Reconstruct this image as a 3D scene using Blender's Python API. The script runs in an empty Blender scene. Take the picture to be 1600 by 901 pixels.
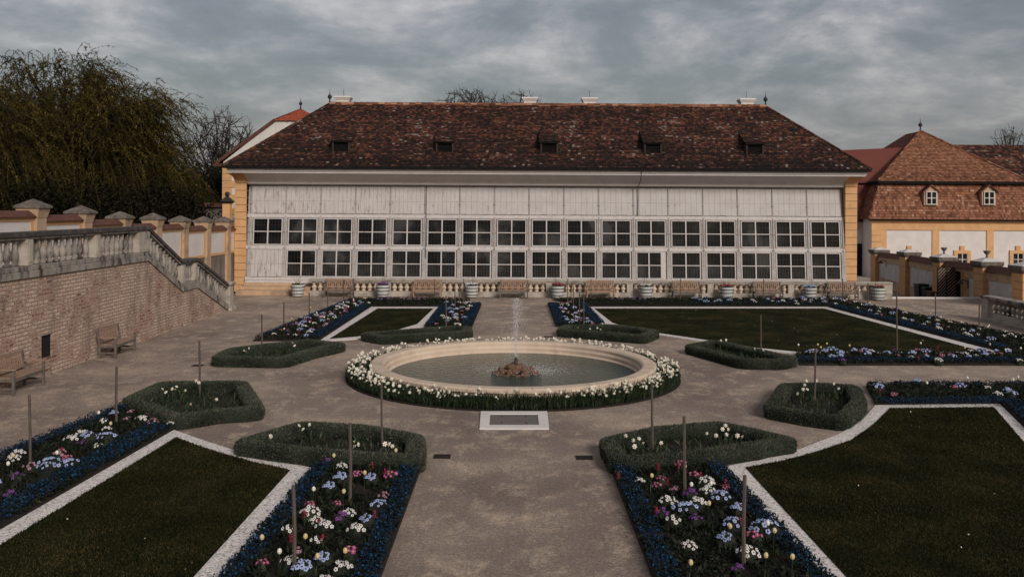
import bpy, math, random
import numpy as np
from mathutils import Vector, Matrix, noise
R = math.radians
rng = random.Random(7)
nr = np.random.default_rng(11)
scene = bpy.context.scene
COL = scene.collection

# ------------------------------------------------------------------ camera
H, F, HX, HY, ROLL = 4.8, 1400.0, 800.0, 325.0, 0.006
RT = Vector((math.cos(ROLL), 0, math.sin(ROLL)))
UP = Vector((-math.sin(ROLL), 0, math.cos(ROLL)))
FW = Vector((0, 1, 0))
cam_d = bpy.data.cameras.new('camera')
cam = bpy.data.objects.new('camera', cam_d)
COL.objects.link(cam)
M = Matrix((RT, UP, -FW)).transposed().to_4x4()
M.translation = (0, 0, H)
cam.matrix_world = M
cam_d.sensor_width = 36
cam_d.lens = F / 1600 * 36
cam_d.shift_y = -(450.5 - HY) / 1600
cam_d.clip_end = 3000
scene.camera = cam

def ray(px, py):
    return RT * ((px - HX) / F) - UP * ((py - HY) / F) + FW
def G(px, py, z=0.0):               # measured picture point -> place on the level z
    d = ray(px, py)
    t = (z - H) / d.z
    return Vector((d.x * t, d.y * t, z))
def P(px, py, Y):                   # measured picture point -> place at depth Y
    d = ray(px, py)
    return Vector((d.x * Y, Y, H + d.z * Y))

# ------------------------------------------------------------------ materials
def new_mat(name):
    m = bpy.data.materials.new(name); m.use_nodes = True
    nt = m.node_tree
    return m, nt, nt.nodes, nt.links, nt.nodes['Principled BSDF']
def ramp(nd, stops):
    r = nd.new('ShaderNodeValToRGB')
    cr = r.color_ramp
    while len(cr.elements) < len(stops): cr.elements.new(0.5)
    for e, (p, c) in zip(cr.elements, stops):
        e.position = p; e.color = (*c, 1)
    return r
def noise_node(nd, ln, coord, scale, detail=5, rough=0.6, stretch=None):
    n = nd.new('ShaderNodeTexNoise')
    n.inputs['Scale'].default_value = scale
    n.inputs['Detail'].default_value = detail
    n.inputs['Roughness'].default_value = rough
    if stretch:
        mp = nd.new('ShaderNodeMapping'); mp.inputs['Scale'].default_value = stretch
        ln.new(coord, mp.inputs['Vector']); coord = mp.outputs['Vector']
    ln.new(coord, n.inputs['Vector'])
    return n
def mix(nd, ln, fac, a, b, mode='MIX'):
    m = nd.new('ShaderNodeMix'); m.data_type = 'RGBA'; m.blend_type = mode
    for sock, v in ((m.inputs[0], fac), (m.inputs[6], a), (m.inputs[7], b)):
        if hasattr(v, 'is_output'): ln.new(v, sock)
        elif isinstance(v, (int, float)): sock.default_value = v
        else: sock.default_value = (*v, 1)
    return m.outputs[2]
def bump(nd, ln, bs, height, strength=0.4, dist=0.02):
    b = nd.new('ShaderNodeBump'); b.inputs['Strength'].default_value = strength
    b.inputs['Distance'].default_value = dist
    ln.new(height, b.inputs['Height']); ln.new(b.outputs['Normal'], bs.inputs['Normal'])
def mat(name, c1, c2=None, scale=6.0, rough=0.8, bmp=0.0, stretch=None, spec=0.3, lo=0.35, hi=0.65, dirt=None, metallic=0.0, bscale=None):
    m, nt, nd, ln, bs = new_mat(name)
    bs.inputs['Roughness'].default_value = rough
    bs.inputs['Specular IOR Level'].default_value = spec
    bs.inputs['Metallic'].default_value = metallic
    tc = nd.new('ShaderNodeTexCoord').outputs['Object']
    if c2 is None: c2 = tuple(x * 0.8 for x in c1)
    n = noise_node(nd, ln, tc, scale, stretch=stretch)
    r = ramp(nd, [(lo, c1), (hi, c2)])
    ln.new(n.outputs['Fac'], r.inputs['Fac'])
    out = r.outputs['Color']
    if dirt:            # (colour, scale, low, high, stretch)
        dc, ds, dl, dh, dst = dirt
        n2 = noise_node(nd, ln, tc, ds, 6, 0.65, dst)
        r2 = ramp(nd, [(dl, (0, 0, 0)), (dh, (1, 1, 1))])
        ln.new(n2.outputs['Fac'], r2.inputs['Fac'])
        out = mix(nd, ln, r2.outputs['Color'], out, dc)
    ln.new(out, bs.inputs['Base Color'])
    if bmp:
        nb = noise_node(nd, ln, tc, bscale or scale * 5, 4)
        bump(nd, ln, bs, nb.outputs['Fac'], bmp)
    return m
def attr_mat(name, stops, rough=0.75, spec=0.2, patch=None, transl=0.0):
    """colour by the per-face random number each leaf, tile or petal carries"""
    m, nt, nd, ln, bs = new_mat(name)
    bs.inputs['Roughness'].default_value = rough
    bs.inputs['Specular IOR Level'].default_value = spec
    a = nd.new('ShaderNodeAttribute'); a.attribute_name = 'rnd'
    fac = a.outputs['Fac']
    if patch:           # (scale, amount): shifts the number over broad patches
        tc = nd.new('ShaderNodeTexCoord').outputs['Object']
        n = noise_node(nd, ln, tc, patch[0], 4)
        ma = nd.new('ShaderNodeMath'); ma.operation = 'MULTIPLY_ADD'
        ma.inputs[1].default_value = patch[1]; ma.inputs[2].default_value = -patch[1] * 0.5
        ln.new(n.outputs['Fac'], ma.inputs[0])
        ad = nd.new('ShaderNodeMath'); ad.operation = 'ADD'; ad.use_clamp = True
        ln.new(fac, ad.inputs[0]); ln.new(ma.outputs[0], ad.inputs[1]); fac = ad.outputs[0]
    r = ramp(nd, stops); ln.new(fac, r.inputs['Fac'])
    ln.new(r.outputs['Color'], bs.inputs['Base Color'])
    return m

MT = {}
MT['stone'] = mat('pale stone', (0.42, 0.37, 0.31), (0.33, 0.28, 0.235), 3, 0.85, 0.25, dirt=((0.12, 0.1, 0.085), 1.6, 0.52, 0.75, None))
MT['stone_light'] = mat('fountain limestone', (0.56, 0.435, 0.33), (0.47, 0.365, 0.275), 2.5, 0.8, 0.15, dirt=((0.25, 0.19, 0.14), 1.2, 0.58, 0.8, None))
MT['stone_old'] = mat('weathered grey stone', (0.31, 0.27, 0.235), (0.2, 0.172, 0.15), 2.2, 0.9, 0.5, dirt=((0.04, 0.034, 0.03), 2.6, 0.5, 0.64, (1, 1, 0.35)))
MT['stone_black'] = mat('soot blackened coping stone', (0.05, 0.043, 0.04), (0.13, 0.11, 0.1), 3.2, 0.9, 0.5, lo=0.45, hi=0.75)
MT['stone_cap'] = mat('lichen covered cap stone', (0.17, 0.14, 0.115), (0.07, 0.058, 0.05), 5, 0.9, 0.5, dirt=((0.3, 0.25, 0.2), 7, 0.58, 0.72, None))
MT['ochre'] = mat('ochre plaster', (0.60, 0.345, 0.165), (0.52, 0.29, 0.135), 2, 0.85, 0.1, dirt=((0.33, 0.2, 0.1), 1.5, 0.6, 0.85, None))
MT['ochre_pale'] = mat('faded ochre plaster', (0.50, 0.33, 0.2), (0.4, 0.27, 0.18), 2, 0.85, 0.1, dirt=((0.17, 0.13, 0.1), 1.2, 0.5, 0.75, None))
MT['plaster'] = mat('white plaster', (0.62, 0.57, 0.53), (0.55, 0.50, 0.47), 1.2, 0.85, 0.05)
MT['plaster_old'] = mat('weathered white plaster', (0.56, 0.52, 0.49), (0.46, 0.42, 0.39), 1.5, 0.85, 0.08, dirt=((0.3, 0.25, 0.21), 2.2, 0.6, 0.85, (1, 1, 0.3)))
MT['render_grey'] = mat('damp grey render', (0.2, 0.17, 0.145), (0.13, 0.11, 0.095), 2, 0.9, 0.2, dirt=((0.06, 0.05, 0.045), 1.5, 0.5, 0.7, (1, 1, 0.2)))
MT['cornice'] = mat('white cornice paint', (0.62, 0.57, 0.545), (0.55, 0.505, 0.48), 1, 0.7)
MT['gutter'] = mat('black gutter', (0.009, 0.008, 0.008), (0.015, 0.014, 0.014), 5, 0.9, spec=0.08)
MT['iron'] = mat('dark iron', (0.02, 0.018, 0.018), (0.035, 0.028, 0.025), 8, 0.6)
MT['coping_tile'] = mat('brown coping tile', (0.13, 0.05, 0.035), (0.075, 0.032, 0.025), 6, 0.85, 0.3)
MT['bench_wood'] = mat('honey coloured bench wood', (0.34, 0.215, 0.145), (0.24, 0.145, 0.095), 4, 0.7, 0.1, (1, 8, 8))
MT['bench_grey'] = mat('silvered bench wood', (0.31, 0.205, 0.145), (0.2, 0.13, 0.095), 4, 0.75, 0.1, (1, 8, 8))
MT['leg_grey'] = mat('grey weathered leg wood', (0.14, 0.115, 0.1), (0.09, 0.072, 0.064), 5, 0.8)
MT['stake'] = mat('grey brown stake wood', (0.11, 0.085, 0.07), (0.06, 0.045, 0.038), 9, 0.85, 0.2, (8, 8, 1))
MT['planter'] = mat('white planter paint', (0.5, 0.5, 0.47), (0.42, 0.42, 0.4), 6, 0.6, dirt=((0.25, 0.23, 0.2), 4, 0.6, 0.8, None))
MT['hoop'] = mat('dark hoop iron', (0.04, 0.045, 0.042), (0.07, 0.07, 0.065), 8, 0.6)
MT['soil'] = mat('dark garden soil', (0.012, 0.008, 0.006), (0.026, 0.016, 0.011), 9, 0.95, 0.8, bscale=30)
MT['rock'] = mat('brown fountain rock', (0.2, 0.1, 0.055), (0.07, 0.038, 0.025), 5, 0.6, 0.7, dirt=((0.27, 0.18, 0.12), 6, 0.6, 0.76, None))
MT['bark'] = mat('dark bark', (0.045, 0.035, 0.028), (0.026, 0.02, 0.016), 7, 0.9, 0.3)
MT['plank'] = mat('grey hatch boards', (0.15, 0.13, 0.115), (0.1, 0.085, 0.075), 3, 0.85, 0.2, (1, 10, 10))
MT['bin'] = mat('black bin plastic', (0.012, 0.012, 0.013), (0.02, 0.02, 0.02), 4, 0.5)
MT['crate_wood'] = mat('reddish box wood', (0.17, 0.08, 0.045), (0.12, 0.055, 0.03), 5, 0.8)
MT['door_wood'] = mat('dark stained door boards', (0.035, 0.022, 0.016), (0.02, 0.013, 0.01), 6, 0.7)
MT['frame_white'] = mat('window frame paint', (0.54, 0.495, 0.47), (0.45, 0.405, 0.385), 5, 0.65, dirt=((0.27, 0.2, 0.17), 7, 0.6, 0.74, None))
MT['bar_grey'] = mat('thin glazing bar', (0.03, 0.027, 0.026), (0.016, 0.014, 0.013), 5, 0.6)
MT['rod'] = mat('pale wooden rod', (0.12, 0.11, 0.1), (0.07, 0.065, 0.06), 5, 0.7)
MT['dark'] = mat('unlit opening', (0.008, 0.007, 0.007), (0.012, 0.01, 0.01), 4, 0.9)
MT['grate'] = mat('rusty drain iron', (0.035, 0.022, 0.017), (0.02, 0.014, 0.012), 9, 0.8)

def glass_mat():
    m, nt, nd, ln, bs = new_mat('dark window glass')
    tc = nd.new('ShaderNodeTexCoord').outputs['Object']
    n = noise_node(nd, ln, tc, 0.55, 3)
    r = ramp(nd, [(0.42, (0.003, 0.0028, 0.0028)), (0.55, (0.012, 0.0115, 0.011)), (0.64, (0.045, 0.043, 0.042))]); ln.new(n.outputs['Fac'], r.inputs['Fac'])
    ln.new(r.outputs['Color'], bs.inputs['Base Color'])
    bs.inputs['Roughness'].default_value = 0.1; bs.inputs['Specular IOR Level'].default_value = 0.22
    n2 = noise_node(nd, ln, tc, 1.2, 1); bump(nd, ln, bs, n2.outputs['Fac'], 0.08, 0.05)
    return m
MT['glass'] = glass_mat()

def boards_mat():
    """peeling white boards: worn to brown wood in upright streaks, worst at the left end of the house"""
    m, nt, nd, ln, bs = new_mat('peeling white boards')
    tc = nd.new('ShaderNodeTexCoord').outputs['Object']
    base = noise_node(nd, ln, tc, 1.3, 4)
    rb = ramp(nd, [(0.3, (0.50, 0.465, 0.445)), (0.7, (0.425, 0.39, 0.372))]); ln.new(base.outputs['Fac'], rb.inputs['Fac'])
    st = noise_node(nd, ln, tc, 3.2, 7, 0.7, (3.2, 1, 0.42))
    sp = nd.new('ShaderNodeSeparateXYZ'); ln.new(tc, sp.inputs[0])
    mr = nd.new('ShaderNodeMapRange'); mr.inputs[1].default_value = -16; mr.inputs[2].default_value = 2
    mr.inputs[3].default_value = 0.045; mr.inputs[4].default_value = -0.045
    ln.new(sp.outputs['X'], mr.inputs[0])
    ad = nd.new('ShaderNodeMath'); ad.operation = 'ADD'
    ln.new(st.outputs['Fac'], ad.inputs[0]); ln.new(mr.outputs[0], ad.inputs[1])
    rs = ramp(nd, [(0.57, (0, 0, 0)), (0.7, (1, 1, 1))]); ln.new(ad.outputs[0], rs.inputs['Fac'])
    c = mix(nd, ln, rs.outputs['Color'], rb.outputs['Color'], (0.2, 0.13, 0.11))
    ln.new(c, bs.inputs['Base Color']); bs.inputs['Roughness'].default_value = 0.8
    bump(nd, ln, bs, st.outputs['Fac'], 0.25)
    return m
MT['boards'] = boards_mat()
MT['post_wood'] = mat('grey post paint', (0.40, 0.365, 0.345), (0.32, 0.29, 0.272), 3, 0.75, 0.1, dirt=((0.17, 0.12, 0.1), 5, 0.56, 0.72, (2, 1, 0.5)))

def gravel_mat(name, warm):
    m, nt, nd, ln, bs = new_mat(name)
    tc = nd.new('ShaderNodeTexCoord').outputs['Object']
    big = noise_node(nd, ln, tc, 0.28, 5, 0.6)
    mid = noise_node(nd, ln, tc, 1.5, 12, 0.84, (1, .75, 1)); mid.inputs['Distortion'].default_value = 0.2
    fin = noise_node(nd, ln, tc, 34, 5, 0.95); g2 = noise_node(nd, ln, tc, 15, 6, 0.8)
    r1 = ramp(nd, [(0.36, (0.185, 0.142, 0.118)), (0.52, (0.25, 0.193, 0.157)), (0.66, (0.36, 0.275, 0.212))] if warm else [(0.3, (0.2, 0.172, 0.158)), (0.7, (0.27, 0.23, 0.208))])
    ln.new(big.outputs['Fac'], r1.inputs['Fac'])
    r2 = ramp(nd, [(0.5, (0, 0, 0)), (0.63, (0.85, 0.85, 0.85))]); ln.new(mid.outputs['Fac'], r2.inputs['Fac'])
    c = mix(nd, ln, r2.outputs['Color'], r1.outputs['Color'], (0.50, 0.385, 0.285))
    for nz, lo, hi in ((fin, 0.2, 1.85), (g2, 0.6, 1.42)):
        r3 = ramp(nd, [(0.3, (lo,)*3), (0.7, (hi,)*3)]); ln.new(nz.outputs['Fac'], r3.inputs['Fac'])
        c = mix(nd, ln, 1.0, c, r3.outputs['Color'], 'MULTIPLY')
    ln.new(c, bs.inputs['Base Color']); bs.inputs['Roughness'].default_value = 0.95
    bs.inputs['Specular IOR Level'].default_value = 0.15
    bump(nd, ln, bs, fin.outputs['Fac'], 0.8, 0.03)
    return m
MT['gravel'] = gravel_mat('sandy gravel', True)
MT['gravel_far'] = gravel_mat('grey yard gravel', False)

def pebble_mat():
    m, nt, nd, ln, bs = new_mat('white pebble strip')
    tc = nd.new('ShaderNodeTexCoord').outputs['Object']
    v = nd.new('ShaderNodeTexVoronoi'); v.inputs['Scale'].default_value = 38; ln.new(tc, v.inputs['Vector'])
    sp = nd.new('ShaderNodeSeparateColor'); ln.new(v.outputs['Color'], sp.inputs[0])
    r = ramp(nd, [(0, (0.22, 0.19, 0.17)), (0.3, (0.5, 0.445, 0.41)), (1, (0.76, 0.70, 0.655))]); ln.new(sp.outputs[0], r.inputs['Fac'])
    ln.new(r.outputs['Color'], bs.inputs['Base Color']); bs.inputs['Roughness'].default_value = 0.85
    bump(nd, ln, bs, v.outputs['Distance'], -0.8, 0.02)
    return m
MT['pebble'] = pebble_mat()

def lawn_mat():
    m, nt, nd, ln, bs = new_mat('dark lawn')
    tc = nd.new('ShaderNodeTexCoord').outputs['Object']
    a = noise_node(nd, ln, tc, 0.8, 8, 0.7); b = noise_node(nd, ln, tc, 40, 3, 0.7)
    r = ramp(nd, [(0.40, (0.008, 0.0095, 0.003)), (0.52, (0.018, 0.019, 0.006)), (0.64, (0.046, 0.036, 0.014))]); ln.new(a.outputs['Fac'], r.inputs['Fac'])
    r3 = ramp(nd, [(0.3, (0.5, 0.5, 0.5)), (0.7, (1.4, 1.4, 1.4))]); ln.new(b.outputs['Fac'], r3.inputs['Fac'])
    c = mix(nd, ln, 1.0, r.outputs['Color'], r3.outputs['Color'], 'MULTIPLY')
    ln.new(c, bs.inputs['Base Color']); bs.inputs['Roughness'].default_value = 0.95; bs.inputs['Specular IOR Level'].default_value = 0.05
    bump(nd, ln, bs, b.outputs['Fac'], 0.8, 0.03)
    return m
MT['lawn'] = lawn_mat()

def water_mat():
    m, nt, nd, ln, bs = new_mat('fountain water')
    bs.inputs['Base Color'].default_value = (0.010, 0.036, 0.033, 1)
    bs.inputs['Roughness'].default_value = 0.06; bs.inputs['IOR'].default_value = 1.33
    bs.inputs['Specular IOR Level'].default_value = 0.38
    tc = nd.new('ShaderNodeTexCoord').outputs['Object']
    n = noise_node(nd, ln, tc, 5.5, 4, 0.6, (1, 1.5, 1)); bump(nd, ln, bs, n.outputs['Fac'], 0.9, 0.035)
    return m
MT['water'] = water_mat()

def brick_mat():
    """old pale brick wall running along Y"""
    m, nt, nd, ln, bs = new_mat('old limewashed brick')
    tc = nd.new('ShaderNodeTexCoord').outputs['Object']
    sp = nd.new('ShaderNodeSeparateXYZ'); ln.new(tc, sp.inputs[0])
    cb = nd.new('ShaderNodeCombineXYZ'); ln.new(sp.outputs['Y'], cb.inputs[0]); ln.new(sp.outputs['Z'], cb.inputs[1])
    br = nd.new('ShaderNodeTexBrick'); ln.new(cb.outputs[0], br.inputs['Vector'])
    br.inputs['Scale'].default_value = 1.0; br.inputs['Brick Width'].default_value = 0.31; br.inputs['Row Height'].default_value = 0.108
    br.inputs['Mortar Size'].default_value = 0.013; br.inputs['Mortar Smooth'].default_value = 0.3
    br.inputs['Color1'].default_value = (0.53, 0.40, 0.31, 1); br.inputs['Color2'].default_value = (0.42, 0.30, 0.225, 1)
    br.inputs['Mortar'].default_value = (0.14, 0.085, 0.06, 1)
    n1 = noise_node(nd, ln, tc, 0.7, 10, 0.8, (1, 1, 1.3))
    r1 = ramp(nd, [(0.5, (0, 0, 0)), (0.54, (1, 1, 1))]); ln.new(n1.outputs['Fac'], r1.inputs['Fac'])
    br2 = nd.new('ShaderNodeTexBrick'); ln.new(cb.outputs[0], br2.inputs['Vector'])
    for k, v in (('Scale', 1.0), ('Brick Width', 0.31), ('Row Height', 0.108), ('Mortar Size', 0.018)): br2.inputs[k].default_value = v
    br2.inputs['Color1'].default_value = (0.17, 0.065, 0.042, 1); br2.inputs['Color2'].default_value = (0.34, 0.21, 0.15, 1)
    br2.inputs['Mortar'].default_value = (0.36, 0.28, 0.22, 1)
    c = mix(nd, ln, r1.outputs['Color'], br.outputs['Color'], br2.outputs['Color'])
    n2 = noise_node(nd, ln, tc, 1.5, 9, 0.75, (1, 1, 0.4))
    r2 = ramp(nd, [(0.5, (0, 0, 0)), (0.72, (0.75, 0.75, 0.75))]); ln.new(n2.outputs['Fac'], r2.inputs['Fac'])
    c = mix(nd, ln, r2.outputs['Color'], c, (0.1, 0.072, 0.058))
    n3 = noise_node(nd, ln, tc, 14, 4, 0.7)
    r3 = ramp(nd, [(0.25, (0.7, 0.7, 0.7)), (0.75, (1.25, 1.25, 1.25))]); ln.new(n3.outputs['Fac'], r3.inputs['Fac'])
    c = mix(nd, ln, 1.0, c, r3.outputs['Color'], 'MULTIPLY')
    ln.new(c, bs.inputs['Base Color']); bs.inputs['Roughness'].default_value = 0.9
    bump(nd, ln, bs, br.outputs['Fac'], -0.6, 0.02)
    return m
MT['brick'] = brick_mat()

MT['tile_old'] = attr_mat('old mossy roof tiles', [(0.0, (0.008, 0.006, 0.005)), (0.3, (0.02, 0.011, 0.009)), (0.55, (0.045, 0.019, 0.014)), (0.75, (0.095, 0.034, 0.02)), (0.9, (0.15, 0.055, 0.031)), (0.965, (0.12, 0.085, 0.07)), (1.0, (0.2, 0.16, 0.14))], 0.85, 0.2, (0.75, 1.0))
MT['tile_orange'] = attr_mat('orange brown roof tiles', [(0.0, (0.10, 0.04, 0.025)), (0.4, (0.21, 0.09, 0.048)), (0.75, (0.31, 0.142, 0.078)), (1.0, (0.38, 0.2, 0.135))], 0.8, 0.2, (0.6, 0.35))
MT['tile_red'] = attr_mat('brick red roof tiles', [(0.0, (0.06, 0.024, 0.016)), (0.45, (0.175, 0.07, 0.038)), (0.8, (0.26, 0.112, 0.062)), (1.0, (0.36, 0.2, 0.13))], 0.8, 0.2, (0.7, 0.5))
MT['tile_plain'] = attr_mat('plain red roof tiles', [(0.0, (0.05, 0.016, 0.012)), (0.3, (0.12, 0.036, 0.026)), (1.0, (0.18, 0.058, 0.04))], 0.8, 0.2)
MT['tile_bright'] = attr_mat('new orange roof tiles', [(0.0, (0.26, 0.06, 0.03)), (1.0, (0.36, 0.09, 0.045))], 0.8, 0.2)
MT['hedge'] = attr_mat('grey green hedge', [(0.0, (0.012, 0.015, 0.010)), (0.35, (0.036, 0.044, 0.031)), (0.75, (0.084, 0.095, 0.07)), (1.0, (0.13, 0.118, 0.085))], 0.85, 0.1, (1.1, 0.8))
MT['leaf'] = attr_mat('dark bedding leaves', [(0.0, (0.003, 0.005, 0.002)), (0.6, (0.008, 0.011, 0.005)), (1.0, (0.022, 0.026, 0.012))], 0.7, 0.2)
MT['leaf_daff'] = attr_mat('daffodil leaves', [(0.0, (0.008, 0.016, 0.007)), (0.7, (0.02, 0.033, 0.013)), (1.0, (0.05, 0.065, 0.026))], 0.6, 0.25)
MT['blue'] = attr_mat('deep blue forget me nots', [(0.0, (0.006, 0.010, 0.012)), (0.35, (0.005, 0.017, 0.034)), (0.75, (0.006, 0.032, 0.085)), (1.0, (0.014, 0.08, 0.19))], 0.7, 0.15)
MT['grass'] = attr_mat('lawn blades', [(0.0, (0.006, 0.007, 0.0025)), (0.5, (0.016, 0.017, 0.0055)), (0.8, (0.032, 0.029, 0.010)), (1.0, (0.06, 0.045, 0.018))], 0.9, 0.05, (0.7, 1.5))
MT['willow'] = attr_mat('olive willow leaves', [(0.0, (0.008, 0.006, 0.002)), (0.5, (0.038, 0.029, 0.007)), (0.82, (0.12, 0.086, 0.018)), (1.0, (0.19, 0.11, 0.028))], 0.8, 0.1, (0.2, 0.4))
MT['evergreen'] = attr_mat('dark evergreen leaves', [(0.0, (0.004, 0.004, 0.002)), (0.6, (0.010, 0.009, 0.004)), (1.0, (0.024, 0.019, 0.007))], 0.8, 0.1)
MT['fallen'] = mat('scattered petals', (0.6, 0.55, 0.5), (0.5, 0.4, 0.2), 5)
def petal(name, c): 
    return mat(name, c, tuple(min(1, x * 0.85) for x in c), 30, 0.7, spec=0.15)
PW, PB, PP, PM = petal('white petal', (0.62, 0.58, 0.54)), petal('lavender petal', (0.32, 0.37, 0.56)), petal('purple petal', (0.16, 0.045, 0.2)), petal('magenta petal', (0.28, 0.055, 0.16))
PK, PY, PR, PC = petal('pink petal', (0.38, 0.19, 0.24)), petal('pale yellow petal', (0.6, 0.47, 0.24)), petal('crimson petal', (0.26, 0.025, 0.045)), petal('cream petal', (0.74, 0.69, 0.6))
EYE_D, EYE_Y = petal('dark eye', (0.03, 0.012, 0.045)), petal('yellow eye', (0.6, 0.38, 0.06))

def spray_mat():
    m, nt, nd, ln, bs = new_mat('water drops')
    bs.inputs['Base Color'].default_value = (0.85, 0.86, 0.87, 1)
    bs.inputs['Roughness'].default_value = 0.15; bs.inputs['Alpha'].default_value = 0.42
    return m
MT['spray'] = spray_mat()

# ------------------------------------------------------------------ mesh building
WL = {}                                             # where each parent stands
def wloc(o): return WL.get(o.name, Vector((0, 0, 0))) if o else Vector((0, 0, 0))
def link(name, me, parent):
    o = bpy.data.objects.new(name, me); COL.objects.link(o)
    if parent: o.parent = parent
    WL[o.name] = wloc(parent).copy()
    return o
def np_obj(name, V, Fc, mats, parent=None, rnd=None, mi=None, smooth=False):
    """V (n,3) world points, Fc (m,k) faces of one size or a list of arrays"""
    V = np.asarray(V, dtype=np.float64) - np.array(wloc(parent))
    Fs = Fc if isinstance(Fc, list) else [Fc]
    me = bpy.data.meshes.new(name)
    loops = np.concatenate([f.reshape(-1) for f in Fs]).astype(np.int32)
    tot = np.concatenate([np.full(len(f), f.shape[1]) for f in Fs]).astype(np.int32)
    start = np.concatenate([[0], np.cumsum(tot)[:-1]]).astype(np.int32)
    me.vertices.add(len(V)); me.vertices.foreach_set('co', V.astype(np.float32).ravel())
    me.loops.add(len(loops)); me.loops.foreach_set('vertex_index', loops)
    me.polygons.add(len(tot)); me.polygons.foreach_set('loop_start', start); me.polygons.foreach_set('loop_total', tot)
    if mi is not None: me.polygons.foreach_set('material_index', np.asarray(mi, dtype=np.int32))
    if smooth: me.polygons.foreach_set('use_smooth', np.ones(len(tot), dtype=bool))
    if rnd is not None:
        a = me.attributes.new('rnd', 'FLOAT', 'FACE'); a.data.foreach_set('value', np.asarray(rnd, dtype=np.float32))
    for m in (mats if isinstance(mats, (list, tuple)) else [mats]): me.materials.append(m)
    me.update(calc_edges=True); me.validate()
    return link(name, me, parent)

class MB:
    def __init__(s): s.v, s.f, s.m, s.r, s.mi, s.rv = [], [], [], [], 0, None
    def add(s, vs, fs):
        b = len(s.v); s.v += [tuple(p) for p in vs]
        for f in fs:
            s.f.append(tuple(b + i for i in f)); s.m.append(s.mi); s.r.append(rng.random() if s.rv is None else s.rv)
    def hexa(s, p):             # eight points: bottom ring then top ring
        s.add(p, [(0, 3, 2, 1), (4, 5, 6, 7), (0, 1, 5, 4), (1, 2, 6, 5), (2, 3, 7, 6), (3, 0, 4, 7)])
    def box(s, x0, x1, y0, y1, z0, z1):
        s.hexa([(x0, y0, z0), (x1, y0, z0), (x1, y1, z0), (x0, y1, z0), (x0, y0, z1), (x1, y0, z1), (x1, y1, z1), (x0, y1, z1)])
    def frustum(s, c, w0, w1, z0, z1, d0=None, d1=None):
        d0 = w0 if d0 is None else d0; d1 = w1 if d1 is None else d1
        x, y = c
        s.hexa([(x-w0/2, y-d0/2, z0), (x+w0/2, y-d0/2, z0), (x+w0/2, y+d0/2, z0), (x-w0/2, y+d0/2, z0),
                (x-w1/2, y-d1/2, z1), (x+w1/2, y-d1/2, z1), (x+w1/2, y+d1/2, z1), (x-w1/2, y+d1/2, z1)])
    def beam(s, a, b, w, h, up=(0, 0, 1)):      # bar from a to b, w across and h along up, centred
        a, b, up = Vector(a), Vector(b), Vector(up)
        d = (b - a).normalized(); sd = d.cross(up).normalized(); u = sd.cross(d).normalized()
        q = [(-1, -1), (1, -1), (1, 1), (-1, 1)]
        s.hexa([a + sd * (i * w / 2) + u * (j * h / 2) for i, j in q] + [b + sd * (i * w / 2) + u * (j * h / 2) for i, j in q])
    def prism(s, poly, z0, z1):
        n = len(poly)
        if sum(poly[i][0] * poly[(i+1) % n][1] - poly[(i+1) % n][0] * poly[i][1] for i in range(n)) < 0: poly = poly[::-1]
        vs = [(p[0], p[1], z0) for p in poly] + [(p[0], p[1], z1) for p in poly]
        s.add(vs, [tuple(range(n-1, -1, -1)), tuple(range(n, 2*n))] + [(i, (i+1) % n, n + (i+1) % n, n + i) for i in range(n)])
    def tube(s, pts, rad, n=6, cap=True):
        pts = [Vector(p) for p in pts]; k = len(pts); vs = []
        for i, p in enumerate(pts):
            d = (pts[min(i+1, k-1)] - pts[max(i-1, 0)]).normalized()
            ref = Vector((1, 0, 0)) if abs(d.x) < 0.9 else Vector((0, 1, 0))
            a = d.cross(ref).normalized(); b = d.cross(a)
            r = rad[i] if isinstance(rad, (list, tuple)) else rad
            vs += [p + (a * math.cos(2*math.pi*j/n) + b * math.sin(2*math.pi*j/n)) * r for j in range(n)]
        fs = [(i*n+j, i*n+(j+1) % n, (i+1)*n+(j+1) % n, (i+1)*n+j) for i in range(k-1) for j in range(n)]
        if cap: fs += [tuple(range(n-1, -1, -1)), tuple(range((k-1)*n, k*n))]
        s.add(vs, fs)
    def lathe(s, prof, c, n=16):                # prof: (r, z) from the bottom up
        x, y, z0 = c; k = len(prof)
        vs = [(x + r*math.cos(2*math.pi*j/n), y + r*math.sin(2*math.pi*j/n), z0 + z) for r, z in prof for j in range(n)]
        fs = [(i*n+j, i*n+(j+1) % n, (i+1)*n+(j+1) % n, (i+1)*n+j) for i in range(k-1) for j in range(n)]
        fs += [tuple(range(n-1, -1, -1)), tuple(range((k-1)*n, k*n))]
        s.add(vs, fs)
    def build(s, name, mats, parent=None, smooth=False, bevel=0):
        me = bpy.data.meshes.new(name); w = wloc(parent)
        me.from_pydata([(v[0]-w.x, v[1]-w.y, v[2]-w.z) for v in s.v], [], s.f)
        for m in (mats if isinstance(mats, (list, tuple)) else [mats]): me.materials.append(m)
        me.polygons.foreach_set('material_index', s.m)
        a = me.attributes.new('rnd', 'FLOAT', 'FACE'); a.data.foreach_set('value', s.r)
        if smooth: me.polygons.foreach_set('use_smooth', [True] * len(me.polygons))
        me.update(); o = link(name, me, parent)
        if bevel:
            b = o.modifiers.new('edge', 'BEVEL'); b.width = bevel; b.segments = 2; b.limit_method = 'ANGLE'; b.angle_limit = R(40)
        return o

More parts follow.
